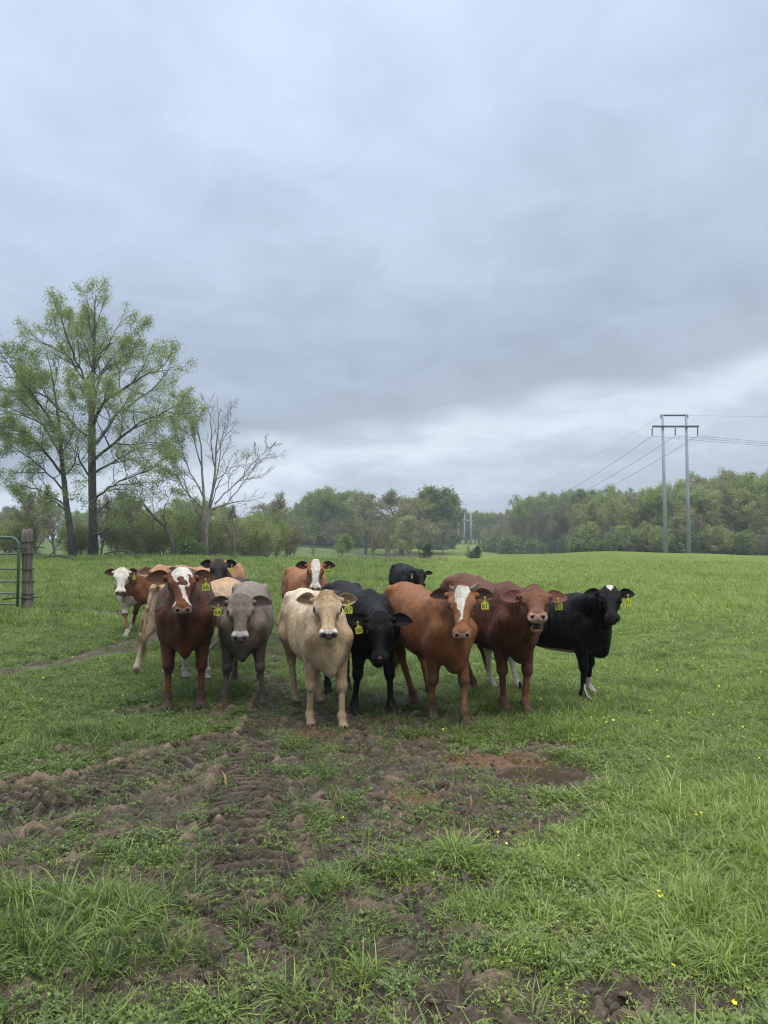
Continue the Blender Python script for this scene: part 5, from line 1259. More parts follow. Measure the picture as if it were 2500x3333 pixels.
ob_ = dict(wob=.09, up=.05, rmin=.028, kids=(19, 8, 5), ang=.98, ratio=.42, shape=dome, clear=.14)
ot_ = dict(wob=.08, up=.08, rmin=.028, kids=(16, 7, 5), ang=.80, ratio=.44, shape=tall, clear=.15)
ov_ = dict(wob=.08, up=.10, rmin=.026, kids=(12, 6, 5), ang=.55, ratio=.48, clear=.12)
oc_ = dict(wob=.10, up=.03, rmin=.02, kids=(34, 6), ang=1.25, ratio=.4, shape=con, clear=.03, draw=.03)
KN = {}
if globals().get('WOODS', True):
    KN['round_deep'] = [kind(201, 15, ob_, 3, M_lfD, M_barkgr, 7, .38, .34), kind(211, 16, ob_, 3, M_lfB, M_barkgr, 6, .38, .34)]
    KN['round_bud'] = [kind(202, 16, ob_, 3, M_lfC, M_barkgr, 6, .34, .27), kind(212, 15, ob_, 3, M_lfC, M_barkgr, 6, .34, .27)]
    KN['tall_airy'] = [kind(203, 18, ot_, 3, M_lfA, M_barkgr, 4, .30, .27), kind(213, 17, ot_, 3, M_lfE, M_barkgr, 4, .32, .28), kind(223, 19, ov_, 3, M_lfA, M_barkgr, 4, .34, .28)]
    KN['tall_full'] = [kind(204, 17, ot_, 3, M_lfE, M_barkgr, 6, .42, .31), kind(214, 18, ob_, 3, M_lfE, M_barkgr, 6, .42, .31), kind(224, 18, ot_, 3, M_lfB, M_barkgr, 6, .42, .31)]
    KN['bare'] = [kind(205, 15, ov_, 3, M_lfG, M_twig, 2, .3, .26, keep=.6), kind(215, 14, ot_, 3, M_lfG, M_twig, 2, .3, .24, keep=.5)]
    KN['thin_trunks'] = [kind(206, 14, dict(ot_, clear=.45, kids=(8, 5, 4)), 3, M_lfE, M_barkpl, 3, .3, .28, r0=.13), kind(216, 15, dict(ot_, clear=.5, kids=(8, 5, 4)), 3, M_lfG, M_barkpl, 2, .3, .26, r0=.12)]
    KN['cedar'] = [kind(207, 7, oc_, 2, M_lfF, M_barkgr, 8, .24, .20), kind(217, 6, oc_, 2, M_lfF, M_barkgr, 8, .24, .20)]
    obu = dict(wob=.16, up=.035, rmin=.011, kids=(7, 6, 5), ang=.62, ratio=.52, clear=.08)
    KN['bush'] = [kind(208, 5, obu, 3, M_lfE, M_twig, 3, .22, .10, r0=.045, stems=8, keep=.8), kind(218, 5, obu, 3, M_lfB, M_twig, 3, .22, .10, r0=.045, stems=7, keep=.75), kind(228, 5, obu, 3, M_lfC, M_twig, 2, .2, .085, r0=.045, stems=7, keep=.5)]
    KN['sapling'] = [kind(209, 6, dict(ob_, rmin=.014, kids=(18, 7), clear=.33, shape=lambda t: .5 * (1.25 - t)), 2, M_lfB, M_barkgr, 6, .22, .18, r0=.08), kind(219, 6, dict(ov_, rmin=.014), 3, None, M_twig, 1, 1, 1, r0=.08)]
    KN['vase'] = [kind(230, 5, dict(wob=.10, up=.05, rmin=.013, kids=(10, 7, 6), ang=.55, ratio=.52, clear=.25), 3, M_lfC, M_twig, 1, .1, .10, r0=.09, keep=.8), kind(231, 5, dict(wob=.10, up=.04, rmin=.013, kids=(10, 7, 6), ang=.6, ratio=.5, clear=.2), 3, M_lfC, M_twig, 2, .12, .11, r0=.09, keep=.9)]
    KN['dark_bush'] = [kind(210, 3.4, dict(ov_, rmin=.02, clear=.02), 2, M_lfD, M_twig, 9, .34, .27, r0=.06, stems=7)]
    print({k: [v[2] for v in x] for k, x in KN.items()})
LBL = dict(vase='pale twiggy vase shaped shrub', round_deep='round dark green tree', round_bud='broad budding tree in dull tan green', tall_airy='tall tree with thin pale spring leaves', tall_full='tall full olive green tree', bare='leafless grey brown tree',
           thin_trunks='slender pale trunk tree', cedar='dark green conifer', bush='brushy small leafing tree', sapling='young slim tree', dark_bush='dark green round bush')
r3 = np.random.default_rng(77)
NT = [0]; PL = []
def plant(kd, u, Y, h=None, var=None, label=None, group=None, v=None, wide=1.0, nm=None, row=None):
    ks = KN[kd]; i = var if var is not None else int(r3.integers(0, len(ks))); tm, cm, _ = ks[i]
    if abs(u - 1512) < 52 and 180 < Y < 300: u += 110 if u > 1512 else -110
    x = (u - 1250) / F * Y; z = gz(x, Y)
    H0 = {'round_deep': 15, 'round_bud': 16, 'tall_airy': 18, 'tall_full': 17.5, 'bare': 15, 'thin_trunks': 14.5, 'cedar': 7, 'bush': 5, 'sapling': 6, 'vase': 5, 'dark_bush': 3.4}[kd]
    if v is not None: h = at(u, v, Y)[2] - z
    s = (h or H0) / H0
    root = empty(nm or {'cedar': 'conifer', 'vase': 'shrub', 'bush': 'shrub', 'dark_bush': 'bush', 'sapling': 'sapling'}.get(kd, 'tree'), (x, Y, z - .1), r3.uniform(0, 6.28))
    root.scale = (s * wide, s * wide, s)
    tag(root, label or 'tree', {'bush': 'shrub', 'vase': 'shrub', 'dark_bush': 'bush'}.get(kd, 'tree'), group or 'trees of the wood beyond the field')
    PL.append((root, kd, u, Y, None if label and ' under the trees' not in label and 'front edge' not in label and 'low dark under' not in label else (row or 'in the ' + (group or 'wood')), i))
    obj('trunk', tm, None, root)
    if cm is not None: obj('crown', cm, None, root)
    NT[0] += 1
    return root
if globals().get('WOODS', True):
    gU = 'brush and small trees under the big trees'
    # brush behind and around the big left trees
    for u, Y, h, kd, va in [(20, 66, 6, 'bush', 0), (75, 72, 6.5, 'bush', 2), (120, 66, 5.5, 'bush', 1), (180, 75, 7, 'bush', 0), (262, 64, 5.5, 'bush', 1), (330, 63, 5.0, 'bush', 1), (375, 68, 6.5, 'bush', 2), (415, 64, 5.5, 'bush', 0), (450, 63.5, 5.4, 'bush', 2), (490, 66, 6, 'bush', 2),
                            (530, 63, 5, 'bush', 0), (605, 66, 6.5, 'bush', 1), (640, 72, 7, 'bush', 0), (700, 70, 6, 'bush', 2), (745, 76, 6.5, 'bush', 0), (765, 66, 4.6, 'bush', 2), (800, 80, 7, 'bush', 1), (845, 72, 7, 'bush', 0), (862, 78, 8, 'bush', 1), (900, 82, 7, 'bush', 1), (935, 80, 5.5, 'bush', 2), (620, 61, 2.0, 'dark_bush', 0)]:
        if kd == 'bush' and int(u) % 3 == 0 and u != 262: kd, va, h = 'bare', int(u) // 2 % 2, h * 1.15
        elif kd == 'bush': h *= r3.uniform(.6, 1.05)
        plant(kd, u, Y, h, va, LBL[kd] + ' under the trees left of centre', gU, row='under the big trees')
    gV = 'distant trees behind the left field'
    for i in range(26):
        u = -60 + i * 38 + r3.uniform(-12, 12); Y = r3.uniform(185, 235)
        plant(['round_bud', 'tall_full', 'bare', 'round_deep', 'tall_airy'][i % 5], u, Y, None, None, None, gV, row='far left wood', v=1650 + 22 * math.sin(i * 1.7) + r3.uniform(-15, 25), wide=1.1)
    # centre clump, one by one
    C = [('tall_airy', 978, 205, 1612, 0, 'thin leaved tree with visible dark trunk at left end of centre wood', .8), ('round_deep', 1040, 215, 1598, 1, 'broad rounded green tree, left of the brown budding oak', 1.45), ('round_deep', 1085, 225, 1625, 0, None, 1.3), ('tall_full', 1125, 230, 1650, None, None, 1),
         ('tall_airy', 1190, 190, 1592, 2, 'airy upright tree touching left side of brown budding oak', 1.2), ('round_bud', 1305, 185, 1580, 0, 'largest brown budding oak in the centre of the wood', 1.65), ('round_deep', 1395, 200, 1578, 0, 'tall dark green tree behind the right side of the brown oak', 1.25),
         ('round_bud', 1255, 180, 1660, 1, None, 1.0), ('tall_full', 1310, 172, 1665, 0, None, 1.4), ('tall_full', 1160, 235, 1670, None, None, 1), ('bare', 1440, 190, 1680, 0, None, 1.1), ('bare', 1475, 200, 1690, 1, None, 1.1), ('bare', 1410, 185, 1700, 1, None, 1.1), ('round_bud', 1090, 205, 1680, 0, None, .9),
         ('tall_full', 1000, 240, 1660, None, None, .9), ('tall_airy', 960, 235, 1660, None, None, .9), ('round_deep', 930, 240, 1670, 0, None, 1), ('bare', 1130, 220, 1700, None, None, 1), ('thin_trunks', 1170, 215, 1700, 0, None, 1.2), ('thin_trunks', 1150, 222, 1700, 1, None, 1.2), ('bare', 1210, 205, 1690, 0, None, 1)]
    for kd, u, Y, v, va, lb, wd in C: plant(kd, u, Y, None, va, lb, 'trees of the centre wood', v=v, wide=wd, row='centre wood')
    for kd, u, Y, v, va, lb in [('sapling', 1112, 100, 1720, 0, 'bright green young tree standing alone in mid field'), ('sapling', 1024, 105, 1745, 1, 'slim leafless sapling standing alone in mid field'), ('vase', 1215, 78, 1722, 0, 'pale twiggy shrub left of the budding shrub in mid field'), ('vase', 1335, 80, 1738, 1, 'pale budding shrub beside the dark conifer'),
                                ('vase', 1265, 84, 1742, 0, 'low pale shrub between two taller budding shrubs'), ('cedar', 1388, 90, 1758, 0, 'dark conifer standing right of the pale shrubs'), ('cedar', 1542, 112, 1752, 1, 'small dark conifer below the distant pylon'), ('sapling', 1518, 110, 1765, 1, 'leafless sapling beside the small dark conifer'), ('dark_bush', 1795, 150, 1792, 0, 'lone dark green bush at the field edge'), ('dark_bush', 1870, 152, 1790, 0, 'pale edged bush right of the lone dark bush')]:
        plant(kd, u, Y, None, va, lb, None, v=v, wide={'vase': 1.35, 'cedar': 1.25, 'sapling': 1.25}.get(kd, 1))
    for i in range(30):
        u = 860 + i * 22 + r3.uniform(-8, 8); Y = r3.uniform(238, 262)
        plant(['tall_full', 'bare', 'tall_airy', 'round_bud', 'round_deep', 'bare'][i % 6], u, Y, None, None, None, 'trees of the centre wood', v=1668 + 14 * math.sin(i * 1.3) + r3.uniform(-10, 22), wide=1.15, row='behind the centre wood')
    for i in range(26):
        plant('dark_bush', 880 + i * 27 + r3.uniform(-8, 8), r3.uniform(225, 240), r3.uniform(4, 6.5), 0, 'low dark undergrowth bush', 'undergrowth of the woods', row='centre wood foot', wide=1.3)
    for i in range(34):
        plant(['dark_bush', 'bush', 'dark_bush'][i % 3], 1910 + i * 19 + r3.uniform(-8, 8), r3.uniform(133, 146), r3.uniform(3.2, 6), [0, i % 2, 0][i % 3], 'low dark undergrowth bush', 'undergrowth of the woods', row='right wood foot', wide=1.25)
    # far hill left and right of the distant pylon
    gW = 'trees on the distant hill'
    for i in range(46):
        u = 1400 + i * 14 + r3.uniform(-10, 10); Y = r3.uniform(300, 380)
        plant(['tall_full', 'tall_airy', 'round_deep', 'round_bud', 'bare'][int(r3.integers(0, 5))], u, Y, None, None, None, gW, row='on the farthest hill', v=1668 - max(0, u - 1600) * .13 + r3.uniform(-10, 12))
    for i in range(12):
        plant(['tall_full', 'round_bud', 'tall_airy'][i % 3], 1425 + i * 15, r3.uniform(330, 375), None, None, None, gW, row='on the farthest hill', v=1664 + r3.uniform(-6, 10), wide=1.3)
    for i in range(26):
        u = 1455 + i * 19 + r3.uniform(-8, 8); Y = r3.uniform(235, 270)
        plant(['bare', 'round_bud', 'tall_full', 'thin_trunks', 'bare'][int(r3.integers(0, 5))], u, Y, None, None, None, gW, row='far hill foot', v=1705 - max(0, u - 1560) * .22 + r3.uniform(-8, 25))
    gX = 'trees of the right wood'
    for i in range(20):
        u = 1665 + i * 14 + r3.uniform(-8, 8); Y = r3.uniform(205, 225)
        plant(['tall_airy', 'bare', 'tall_airy', 'thin_trunks', 'bare', 'round_deep'][i % 6], u, Y, None, None, None, gX, row='middle right wood', v=1640 - max(0, u - 1680) * .18 + 14 * math.sin(i * 2.1) + r3.uniform(-8, 14))
    for row in range(3):
        for i in range(17):
            u = 1925 + i * 38 + row * 12 + r3.uniform(-12, 12); Y = (140, 155, 172)[row] + r3.uniform(-5, 5)
            tp = 1592 - (u - 1930) * .13 + 18 * math.sin(i * 1.9 + row) + (28, 12, 0)[row]
            plant((['tall_full', 'tall_full', 'tall_airy', 'bare'] if row == 0 else ['tall_full', 'tall_airy', 'tall_airy', 'round_bud', 'tall_full'])[int(r3.integers(0, 4))], u, Y, None, None, None, gX, row='right wood %s row' % ('front', 'middle', 'back')[row], v=tp)
    for i in range(24):
        u = 1925 + i * 26 + r3.uniform(-10, 10); Y = r3.uniform(128, 136)
        plant(['tall_airy', 'bare', 'thin_trunks', 'tall_full'][i % 4], u, Y, None, None, LBL[['tall_airy', 'bare', 'thin_trunks', 'tall_full'][i % 4]] + ' at the front edge of the right wood', 'edge growth of the right wood', row='right wood edge', v=1690 + r3.uniform(-40, 45), wide=1.3)
    for i in range(16):
        plant('dark_bush', 1600 + i * 24 + r3.uniform(-8, 8), r3.uniform(195, 215), r3.uniform(4, 7), 0, 'low dark undergrowth bush', 'undergrowth of the woods', row='undergrowth at wood foot')
    print('trees', NT[0])

MARK = [(94, 'the gate post'), (303, 'the tallest tree'), (668, 'the pale tree'), (1027, 'the white blaze'), (1368, 'the far black cow'), (1512, 'the distant pylon'), (1740, 'the mooing cow'), (1984, 'the far right cow'), (2205, 'the near pylon')]
ORD = 'first second third fourth fifth sixth seventh eighth ninth tenth eleventh twelfth thirteenth fourteenth fifteenth sixteenth seventeenth eighteenth nineteenth twentieth'.split() + ['twenty-' + w for w in 'first second third fourth fifth sixth seventh eighth ninth'.split()]
SHORT = dict(vase=('pale twiggy shrub', 'pale budding shrub'), round_deep=('dark green round tree', 'green rounded tree'), round_bud=('tan budding tree', 'brown budding tree'), tall_airy=('thin pale tree', 'thin olive tree', 'airy spreading tree'), tall_full=('full olive tree', 'broad olive tree', 'full green tree'), bare=('leafless grey tree', 'bare brown tree'),
             thin_trunks=('pale trunked tree', 'slim bare tree'), cedar=('conifer', 'conifer'), bush=('leafy shrub', 'bright green shrub', 'twiggy shrub'), sapling=('young tree', 'leafless sapling'), dark_bush=('dark bush',))
groups_ = {}
for root, kd, u, Y, row, va in PL:
    if row: groups_.setdefault((row, kd, va), []).append((u, root))
for (row, kd, va), L_ in groups_.items():
    L_.sort(key=lambda a: a[0])
    for u, root in L_:
        mu, mn = min(MARK, key=lambda a: abs(a[0] - u)); side = 'right' if u >= mu else 'left'
        k = sum(1 for uu, _ in L_ if (mu <= uu <= u if side == 'right' else u <= uu < mu)) - 1
        root['label'] = '%s %s %s of %s, %s' % (ORD[min(max(k, 0), 28)], SHORT[kd][va], side, mn, row)
# ------------------------------------------------------------------ pylons and lines
M_steel = simple_mat('weathered_grey_steel', (0.25, 0.28, 0.34, 1), (0.33, 0.36, 0.43, 1), 2, 0.55, stretch=(1, 1, .2), spec=.3)
M_dksteel = simple_mat('dark_steel', (0.07, 0.075, 0.085, 1), (0.11, 0.115, 0.125, 1), 3, 0.6)
M_wire = simple_mat('aluminium_wire', (0.18, 0.19, 0.20, 1), rough=.5)
M_glassy = simple_mat('insulator_ceramic', (0.10, 0.10, 0.11, 1), (0.16, 0.16, 0.17, 1), 4, .3)
def pylon(ul, ur, vb, Y, tops, arm, topbar, lab, hangs, rp=.30):
    """two-pole H frame, poles at pixels ul and ur"""
    xl = at(ul, vb, Y); xr = at(ur, vb, Y); root = empty('pylon', (xl.x, Y, gz(xl.x, Y))); tag(root, lab, 'pylon')
    loc = lambda p: np.array(p) - np.array(root.location)
    for u_, ut in ((ul, tops[0]), (ur, tops[1])):
        b0 = at(u_, vb, Y); b0.z = gz(b0.x, Y) - .5; t0 = at(ut, tops[2], Y)
        mb = MB(); mb.tube([loc(b0), loc(b0.lerp(t0, .5)), loc(t0)], [rp, rp * .78, rp * .55], 16); mb.build('pole', M_steel, root)
    mb = MB(); a0, a1 = at(arm[0], arm[2], Y), at(arm[1], arm[2] - 4, Y); mb.box(loc((a0 + a1) / 2 + Vector((0, -rp * .8, 0))), (abs(a1.x - a0.x) / 2, .10, .13)); mb.build('cross_arm', M_dksteel, root)
    mb = MB(); a0, a1 = at(topbar[0], topbar[2], Y), at(topbar[1], topbar[2], Y); mb.box(loc((a0 + a1) / 2), (abs(a1.x - a0.x) / 2, .09, .11))
    for a in (a0, a1): mb.box(loc(a) + np.array([0, 0, -.22]), (.05, .06, .2))
    mb.build('top_bar', M_dksteel, root)
    ends = []
    for hu in hangs:
        p = at(hu, arm[2], Y); q_ = at(hu, arm[2] + 28, Y); mb = MB(); n = 9
        mb.tube([loc(p), loc(q_)], [.035, .035], 6)
        for k in range(n): c = p.lerp(q_, (k + 1) / (n + 1.2)); mb.tube([loc(c) + np.array([0, 0, .035]), loc(c) - np.array([0, 0, .03])], [.12, .09], 10)
        mb.build('insulator', M_glassy, root); ends.append(q_)
    return root, ends, [at(tops[0], tops[2], Y), at(tops[1], tops[2], Y)]
PY = 105.0
r1, ends, tp_ = pylon(2168, 2243, 1806, PY, (2156, 2233, 1352), (2122, 2272, 1391), (2151, 2239, 1352), 'near grey two pole power pylon at right before the wood', (2123, 2198, 2271))
b1 = MB()
# far three-pole structure
FYY = 300.0; root = empty('pylon', (at(1512, 1700, FYY).x, FYY, gz(at(1512, 1700, FYY).x, FYY))); tag(root, 'distant three pole power pylon in the gap of the woods', 'pylon')
loc = lambda p: np.array(p) - np.array(root.location)
far_ends = []
for u_ in (1492, 1512, 1533):
    mb = MB(); b0 = at(u_, 1800, FYY); t0 = at(u_, 1660, FYY); mb.tube([loc(b0), loc(t0)], [.30, .22], 10); mb.build('pole', M_steel, root)
mb = MB(); c = at(1512, 1694, FYY); mb.box(loc(c), (30 / F * FYY, .2, .22)); mb.build('cross_arm', M_steel, root)
for u_ in (1484, 1512, 1541): far_ends.append(at(u_, 1697, FYY))
def line(a, b, sag, lab, rad=.022):
    n = 24; pts = []
    for i in range(n + 1):
        t = i / n; p = Vector(a).lerp(Vector(b), t); p.z -= 4 * sag * t * (1 - t); pts.append(tuple(p))
    mb = MB(); mb.tube(pts, [rad] * len(pts), 5); o_ = mb.build('power_line', M_wire); tag(o_, lab, 'power line', 'power lines'); return o_
nmz = ['leftmost', 'middle', 'rightmost']
for i in range(3):
    line(ends[i], far_ends[i], 5.5, 'conductor from the %s insulator towards the distant pylon' % nmz[i], .030)
    q_ = ends[i]; line(q_, (q_.x + 150, q_.y - 45 - 2.5 * i, q_.z + 4.0), 7.0, 'conductor from the %s insulator out to the right' % nmz[i], .026)
line(tp_[0], (far_ends[0].x, FYY, far_ends[0].z + 7), 4, 'thin shield wire from left pole top towards the distant pylon', .012)
line(tp_[1], (tp_[1].x + 150, PY - 45, tp_[1].z + 4), 4, 'thin shield wire from right pole top out to the right', .012)

# ------------------------------------------------------------------ gate, post, wire
M_gate = simple_mat('green_gate_paint', (0.045, 0.090, 0.070, 1), (0.085, 0.135, 0.105, 1), 7, .5, .2, .003)
M_gtop = simple_mat('worn_gate_bar', (0.10, 0.115, 0.10, 1), (0.19, 0.185, 0.165, 1), 9, .55, .2, .003, stretch=(.3, 1, 1))
M_post = simple_mat('weathered_post_wood', (0.070, 0.063, 0.050, 1), (0.21, 0.195, 0.16, 1), 9, .9, 1.0, .02, stretch=(2.5, 2.5, .22), spec=.15)
M_rust = simple_mat('rusty_wire', (0.03, 0.022, 0.018, 1), (0.07, 0.05, 0.04, 1), 20, .8)
GYY = 16.4
gx1 = at(60, 1850, GYY).x; z0 = gz(gx1, GYY)
root = empty('field_gate', (gx1, GYY, z0)); tag(root, 'green tubular field gate with rounded corner at the left edge', 'gate')
zt = at(60, 1750, GYY).z - z0; gd = Vector((-1.0, .16, .012)).normalized()
mb = MB(); cr_ = .20; pts = [(0, 0, at(60, 1975, GYY).z - z0), (0, 0, zt - cr_)] + [tuple(gd * (cr_ * (1 - math.cos(a))) + Vector((0, 0, zt - cr_ + cr_ * math.sin(a)))) for a in np.linspace(.2, math.pi / 2, 7)]
pts += [tuple(gd * L_ + Vector((0, 0, zt))) for L_ in (1, 2.6, 4.2)]
mb.tube(pts, [.030] * len(pts), 12); mb.build('outer_frame', M_gate, root)
mb = MB(); e_ = gd * 4.2; mb.tube([tuple(e_ + Vector((0, 0, zt))), tuple(e_ + Vector((0, 0, .1)))], [.03, .03], 10); mb.build('far_upright', M_gate, root)
for v_ in (1803, 1852, 1893, 1932, 1967):
    zz = at(60, v_, GYY).z - z0; mb = MB(); mb.tube([(0, 0, zz), tuple(gd * 2.1 + Vector((0, 0, zz))), tuple(gd * 4.2 + Vector((0, 0, zz)))], [.022, .022, .022], 10); mb.build('bar', M_gtop, root)
mb = MB(); e_ = gd * 1.9; mb.tube([tuple(e_ + Vector((0, -.03, zt))), tuple(e_ + Vector((0, -.03, .1)))], [.02, .02], 8); mb.build('brace', M_gate, root)
# post
px_ = at(94, 1900, 16.7); zb = gz(px_.x, 16.7)
root = empty('fence_post', (px_.x, 16.7, zb)); tag(root, 'thick weathered wooden post wrapped with wire beside the gate', 'post')
mb = MB(); hp_ = at(94, 1722, 16.7).z - zb; nz_ = 14; sid = 20; V = []; r4 = np.random.default_rng(8); gr = r4.normal(0, .006, sid)
for k in range(nz_ + 1):
    t_ = k / nz_; rr0 = .126 - .014 * t_ + (.012 * math.sin(t_ * 9)); 
    for j in range(sid):
        a = j / sid * 6.283; q_ = rr0 + gr[j] + r4.normal(0, .002); V.append((q_ * math.cos(a) - .06 * t_ , q_ * math.sin(a), -.3 + (hp_ + .3) * t_ + (r4.normal(0, .012) if k == nz_ else 0)))
V.append((-.06, 0, hp_ - .02)); Q = []
for k in range(nz_):
    for j in range(sid): Q.append([k * sid + j, k * sid + (j + 1) % sid, (k + 1) * sid + (j + 1) % sid, (k + 1) * sid + j])
Tt = [[nz_ * sid + j, nz_ * sid + (j + 1) % sid, len(V) - 1] for j in range(sid)]
mb.add(V, Q, Tt); mb.build('timber', M_post, root)
for v_ in (1767, 1804, 1853, 1894, 1934, 1948):
    zz = at(94, v_, 16.7).z - zb; t_ = zz / hp_; mb = MB()
    for d_ in (0, .016): mb.tube([(.134 * math.cos(a) - .06 * t_, .134 * math.sin(a), zz + d_ + .01 * math.sin(a + v_)) for a in np.linspace(0, 6.283, 25)], [.006] * 25, 5)
    mb.build('wire_wrap', M_rust, root)
for v_ in (1786, 1947):
    zz = at(94, v_, 16.7).z - zb; mb = MB(); mb.tube([(-.52, -.12, zz - .02), (-.2, -.17, zz + .02), (.05, -.16, zz)], [.016, .014, .014], 8); mb.build('hinge', M_rust, root)
    mb = MB(); mb.tube([(.08, 0, zz + .02), (.33, .02, zz + .03)], [.013, .010], 8); mb.build('hinge_pin', M_rust, root)
# small far fence
root = empty('rail_fence', (at(1680, 1800, 165).x, 165, gz(at(1680, 1800, 165).x, 165))); tag(root, 'small dark wooden fence far across the middle field', 'fence')
for u_ in (1675, 1691, 1712, 1728, 1742, 1757):
    x_ = at(u_, 1800, 165).x; mb = MB(); zz = gz(x_, 165); b_ = np.array([x_, 165, zz]) - np.array(root.location); mb.box(b_ + (0, 0, .5), (.11, .11, .75)); mb.build('post', M_barkgr, root, False)
for zz in (.55, 1.05):
    mb = MB(); a0 = np.array([at(1675, 1800, 165).x, 165.15, gz(at(1675, 1800, 165).x, 165) + zz]) - np.array(root.location); a1 = np.array([at(1757, 1800, 165).x, 165.15, gz(at(1757, 1800, 165).x, 165) + zz]) - np.array(root.location)
    mb.tube([a0, a1], [.07, .07], 6); mb.build('rail', M_barkgr, root)

# fallen branch behind the herd, left
root = None
mb = MB(); b_ = at(340, 1803, 55); z_ = gz(b_.x, 55)
pts = [(b_.x + dx, 55 + dy, z_ + dz) for dx, dy, dz in ((0, 0, .35), (.9, .1, .62), (1.8, 0, .55), (2.5, -.2, .15), (2.8, -.2, -.05))]
mb.tube(pts, [.05, .07, .085, .09, .09], 8); tag(mb.build('fallen_branch', M_barkdk), 'dark fallen branch arching from the grass near the tallest tree', 'branch')
mb = MB(); b_ = at(120, 1806, 52); z_ = gz(b_.x, 52)
pts = [(b_.x + dx, 52 + dy, z_ + dz) for dx, dy, dz in ((0, 0, .15), (.8, .1, .30), (1.7, 0, .34), (2.4, -.2, .2), (2.9, -.2, -.05))]
mb.tube(pts, [.03, .05, .06, .06, .07], 8); mb.tube([pts[1], (pts[1][0] + .4, 52.1, z_ + .7), (pts[1][0] + .9, 52.2, z_ + .85)], [.04, .03, .015], 6); tag(mb.build('fallen_branch', M_barkdk), 'low dead branch in the grass right of the gate post', 'branch')
# two sticks on the mud
M_stick = simple_mat('broken_wood', (0.16, 0.10, 0.06, 1), (0.35, 0.20, 0.10, 1), 30, .8, stretch=(1, 1, .2))
for (u_, v_), (dx, dy, dz), w_, lb in (((735, 2555), (-.06, .16, .03), .009, 'pale short stick lying on the tyre track'), ((1528, 2660), (.01, .03, .09), .008, 'orange brown splinter standing in the mud at right'), ((1440, 2640), (.03, .14, .06), .007, 'dark curved twig in the mud')):
    g_ = onground(u_, v_); z_ = float(ground_h(np.array([g_.x]), np.array([g_.y]))[0]); mb = MB()
    mb.tube([(g_.x, g_.y, z_), (g_.x + dx * .5 + .008, g_.y + dy * .5, z_ + .012 + dz * .6), (g_.x + dx, g_.y + dy, z_ + .01 + dz)], [w_, w_ * .9, w_ * .4], 6)
    tag(mb.build('stick', M_stick if 'dark' not in lb else M_barkdk), lb, 'stick')

# ------------------------------------------------------------------ buttercups
M_petal = simple_mat('yellow_petal', (0.75, 0.55, 0.01, 1), (0.85, 0.68, 0.02, 1), 30, .35)
M_stem = simple_mat('flower_stem', (0.08, 0.14, 0.03, 1), rough=.6)
def flower_meshes():
    mb = MB(); mb.tube([(0, 0, -.14), (.006, .004, -.07), (0, 0, 0)], [.0012, .0012, .001], 4); st = mesh_np('stem', np.vstack(mb.V), [np.vstack(mb.Q), np.vstack(mb.T)]); st.materials.append(M_stem)
    V, Q = [], []; k = 0
    for i in range(5):
        a = i * 6.283 / 5; c, s = math.cos(a), math.sin(a)
        for p, q_, z in ((0, 0, 0), (.55, .42, .22), (1, .30, .5), (1.08, 0, .52), (1, -.30, .5), (.55, -.42, .22)): V.append(((c * p - s * q_) * .012, (s * p + c * q_) * .012, z * .012))
        Q += [[k, k + 1, k + 2, k + 3], [k, k + 3, k + 4, k + 5]]; k += 6
    bl = mesh_np('blossom', np.array(V), np.array(Q)); bl.materials.append(M_petal); return st, bl
st_m, bl_m = flower_meshes(); r5 = np.random.default_rng(55)
FL = [(950, 2468), (1117, 2660), (1600, 2715), (1622, 2718), (1648, 2742), (1900, 2745), (1885, 2770), (2250, 2640), (2282, 2645), (2266, 2655), (2468, 2655), (2472, 2672), (2145, 2928), (2158, 2915), (2190, 3142), (2390, 3290), (2145, 2852 + 60), (1443, 2385), (1976, 2325), (1966, 2345), (2016, 2340), (2064, 2336), (2114, 2316), (2122, 2310), (2068, 2332), (1912, 2360), (1975, 2364), (2166, 2342), (2200, 2408), (2316, 2410), (2372, 2372), (2420, 2410), (2460, 2378), (2456, 2465), (2470, 2468), (2175, 2475), (2380, 2225), (2396, 2235), (1762, 2270), (470, 2252), (495, 2258), (118, 2210), (140, 2212), (136, 2272)]
for i in range(110):
    y_ = r5.uniform(5.5, 14); x_ = r5.uniform(.27 * y_, .55 * y_) if i < 85 else r5.uniform(-.55 * y_, -.3 * y_); FL.append(('w', x_, y_))
FLO = []
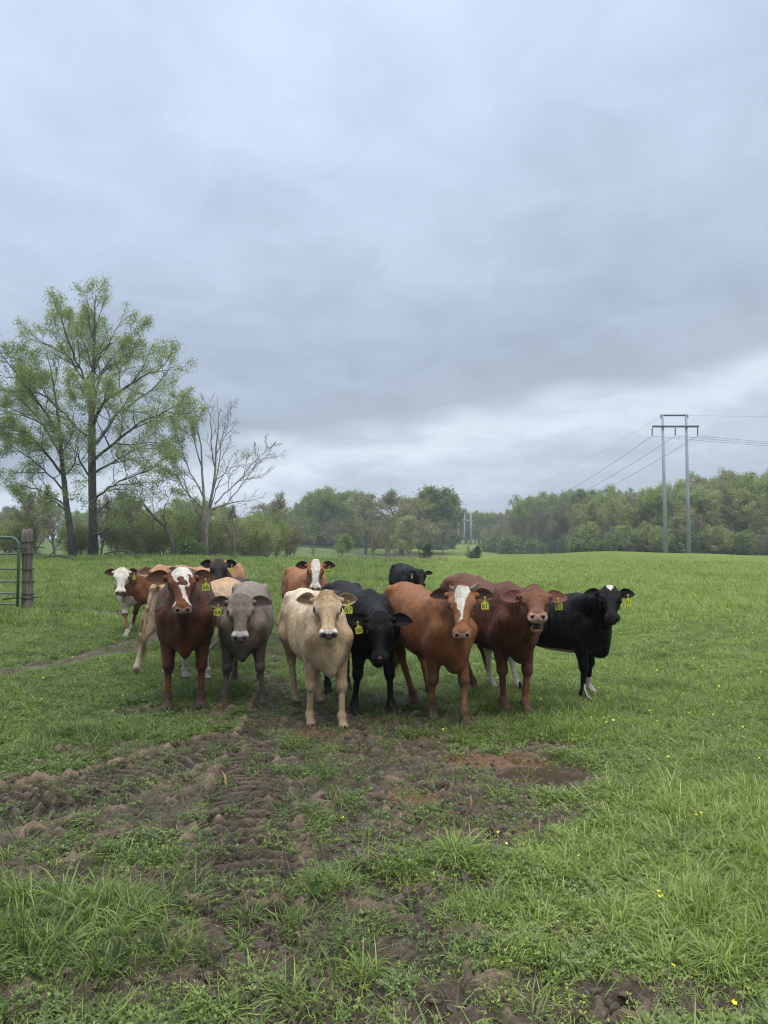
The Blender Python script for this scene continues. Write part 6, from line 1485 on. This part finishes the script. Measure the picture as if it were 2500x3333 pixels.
for i, f_ in enumerate(FL):
    if f_[0] == 'w': x_, y_ = f_[1], f_[2]
    else:
        g_ = onground(f_[0], f_[1], .12); x_, y_ = g_.x, g_.y
    z_ = float(ground_h(np.array([x_]), np.array([y_]))[0]) + r5.uniform(.10, .15)
    root = empty('buttercup', (x_, y_, z_), r5.uniform(0, 6.28)); root.rotation_euler = (r5.normal(0, .35), r5.normal(0, .35) - .1, r5.uniform(0, 6.28)); s_ = r5.uniform(.38, .62) * (1 + .06 * y_); root.scale = (s_,) * 3
    tag(root, 'small yellow buttercup flower growing in the pasture grass', 'flower', 'yellow buttercups scattered in the pasture'); FLO.append((y_, x_, root))
    obj('stem', st_m, None, root); obj('blossom', bl_m, None, root)

BANDS = [(0, 3.2, 'near the bottom edge'), (3.2, 4.4, 'in the near grass'), (4.4, 5.6, 'level with the puddle'), (5.6, 6.6, 'just before the front hooves'), (6.6, 7.3, 'level with the front hooves'), (7.3, 8.0, 'level with the hind hooves'), (8.0, 8.8, 'right behind the herd'),
         (8.8, 9.8, 'one step behind the herd'), (9.8, 11, 'two steps behind the herd'), (11, 12.3, 'level with the white faced cow'), (12.3, 13.6, 'before the post'), (13.6, 40, 'nearest the post')]
for side_, nm_ in ((1, 'right'), (-1, 'left')):
    for b0_, b1_, bn_ in BANDS:
        L_ = sorted([f_ for f_ in FLO if (f_[1] > 0) == (side_ > 0) and b0_ <= f_[0] < b1_], key=lambda f_: -side_ * f_[1] / f_[0])
        for k, f_ in enumerate(L_): f_[2]['label'] = '%s buttercup from the %s edge, %s' % (ORD[min(k, 28)], nm_, bn_)

# ------------------------------------------------------------------ damp air
if globals().get('HAZE', True):
    hm = bpy.data.materials.new('damp_air'); hm.use_nodes = True; t = hm.node_tree; t.nodes.clear()
    o = N(t, 'ShaderNodeOutputMaterial'); vp = N(t, 'ShaderNodeVolumePrincipled'); LK(t, vp.outputs[0], o.inputs['Volume'])
    vp.inputs['Color'].default_value = (.86, .92, 1, 1); vp.inputs['Density'].default_value = 0.00065; vp.inputs['Anisotropy'].default_value = 0.0
    mb = MB(); mb.box((0, 1300, 12), (1600, 1600, 16)); hz = mb.build('haze', hm, None, False); tag(hz, kind='stuff'); hz['label'] = 'thin damp haze over the pasture and woods'
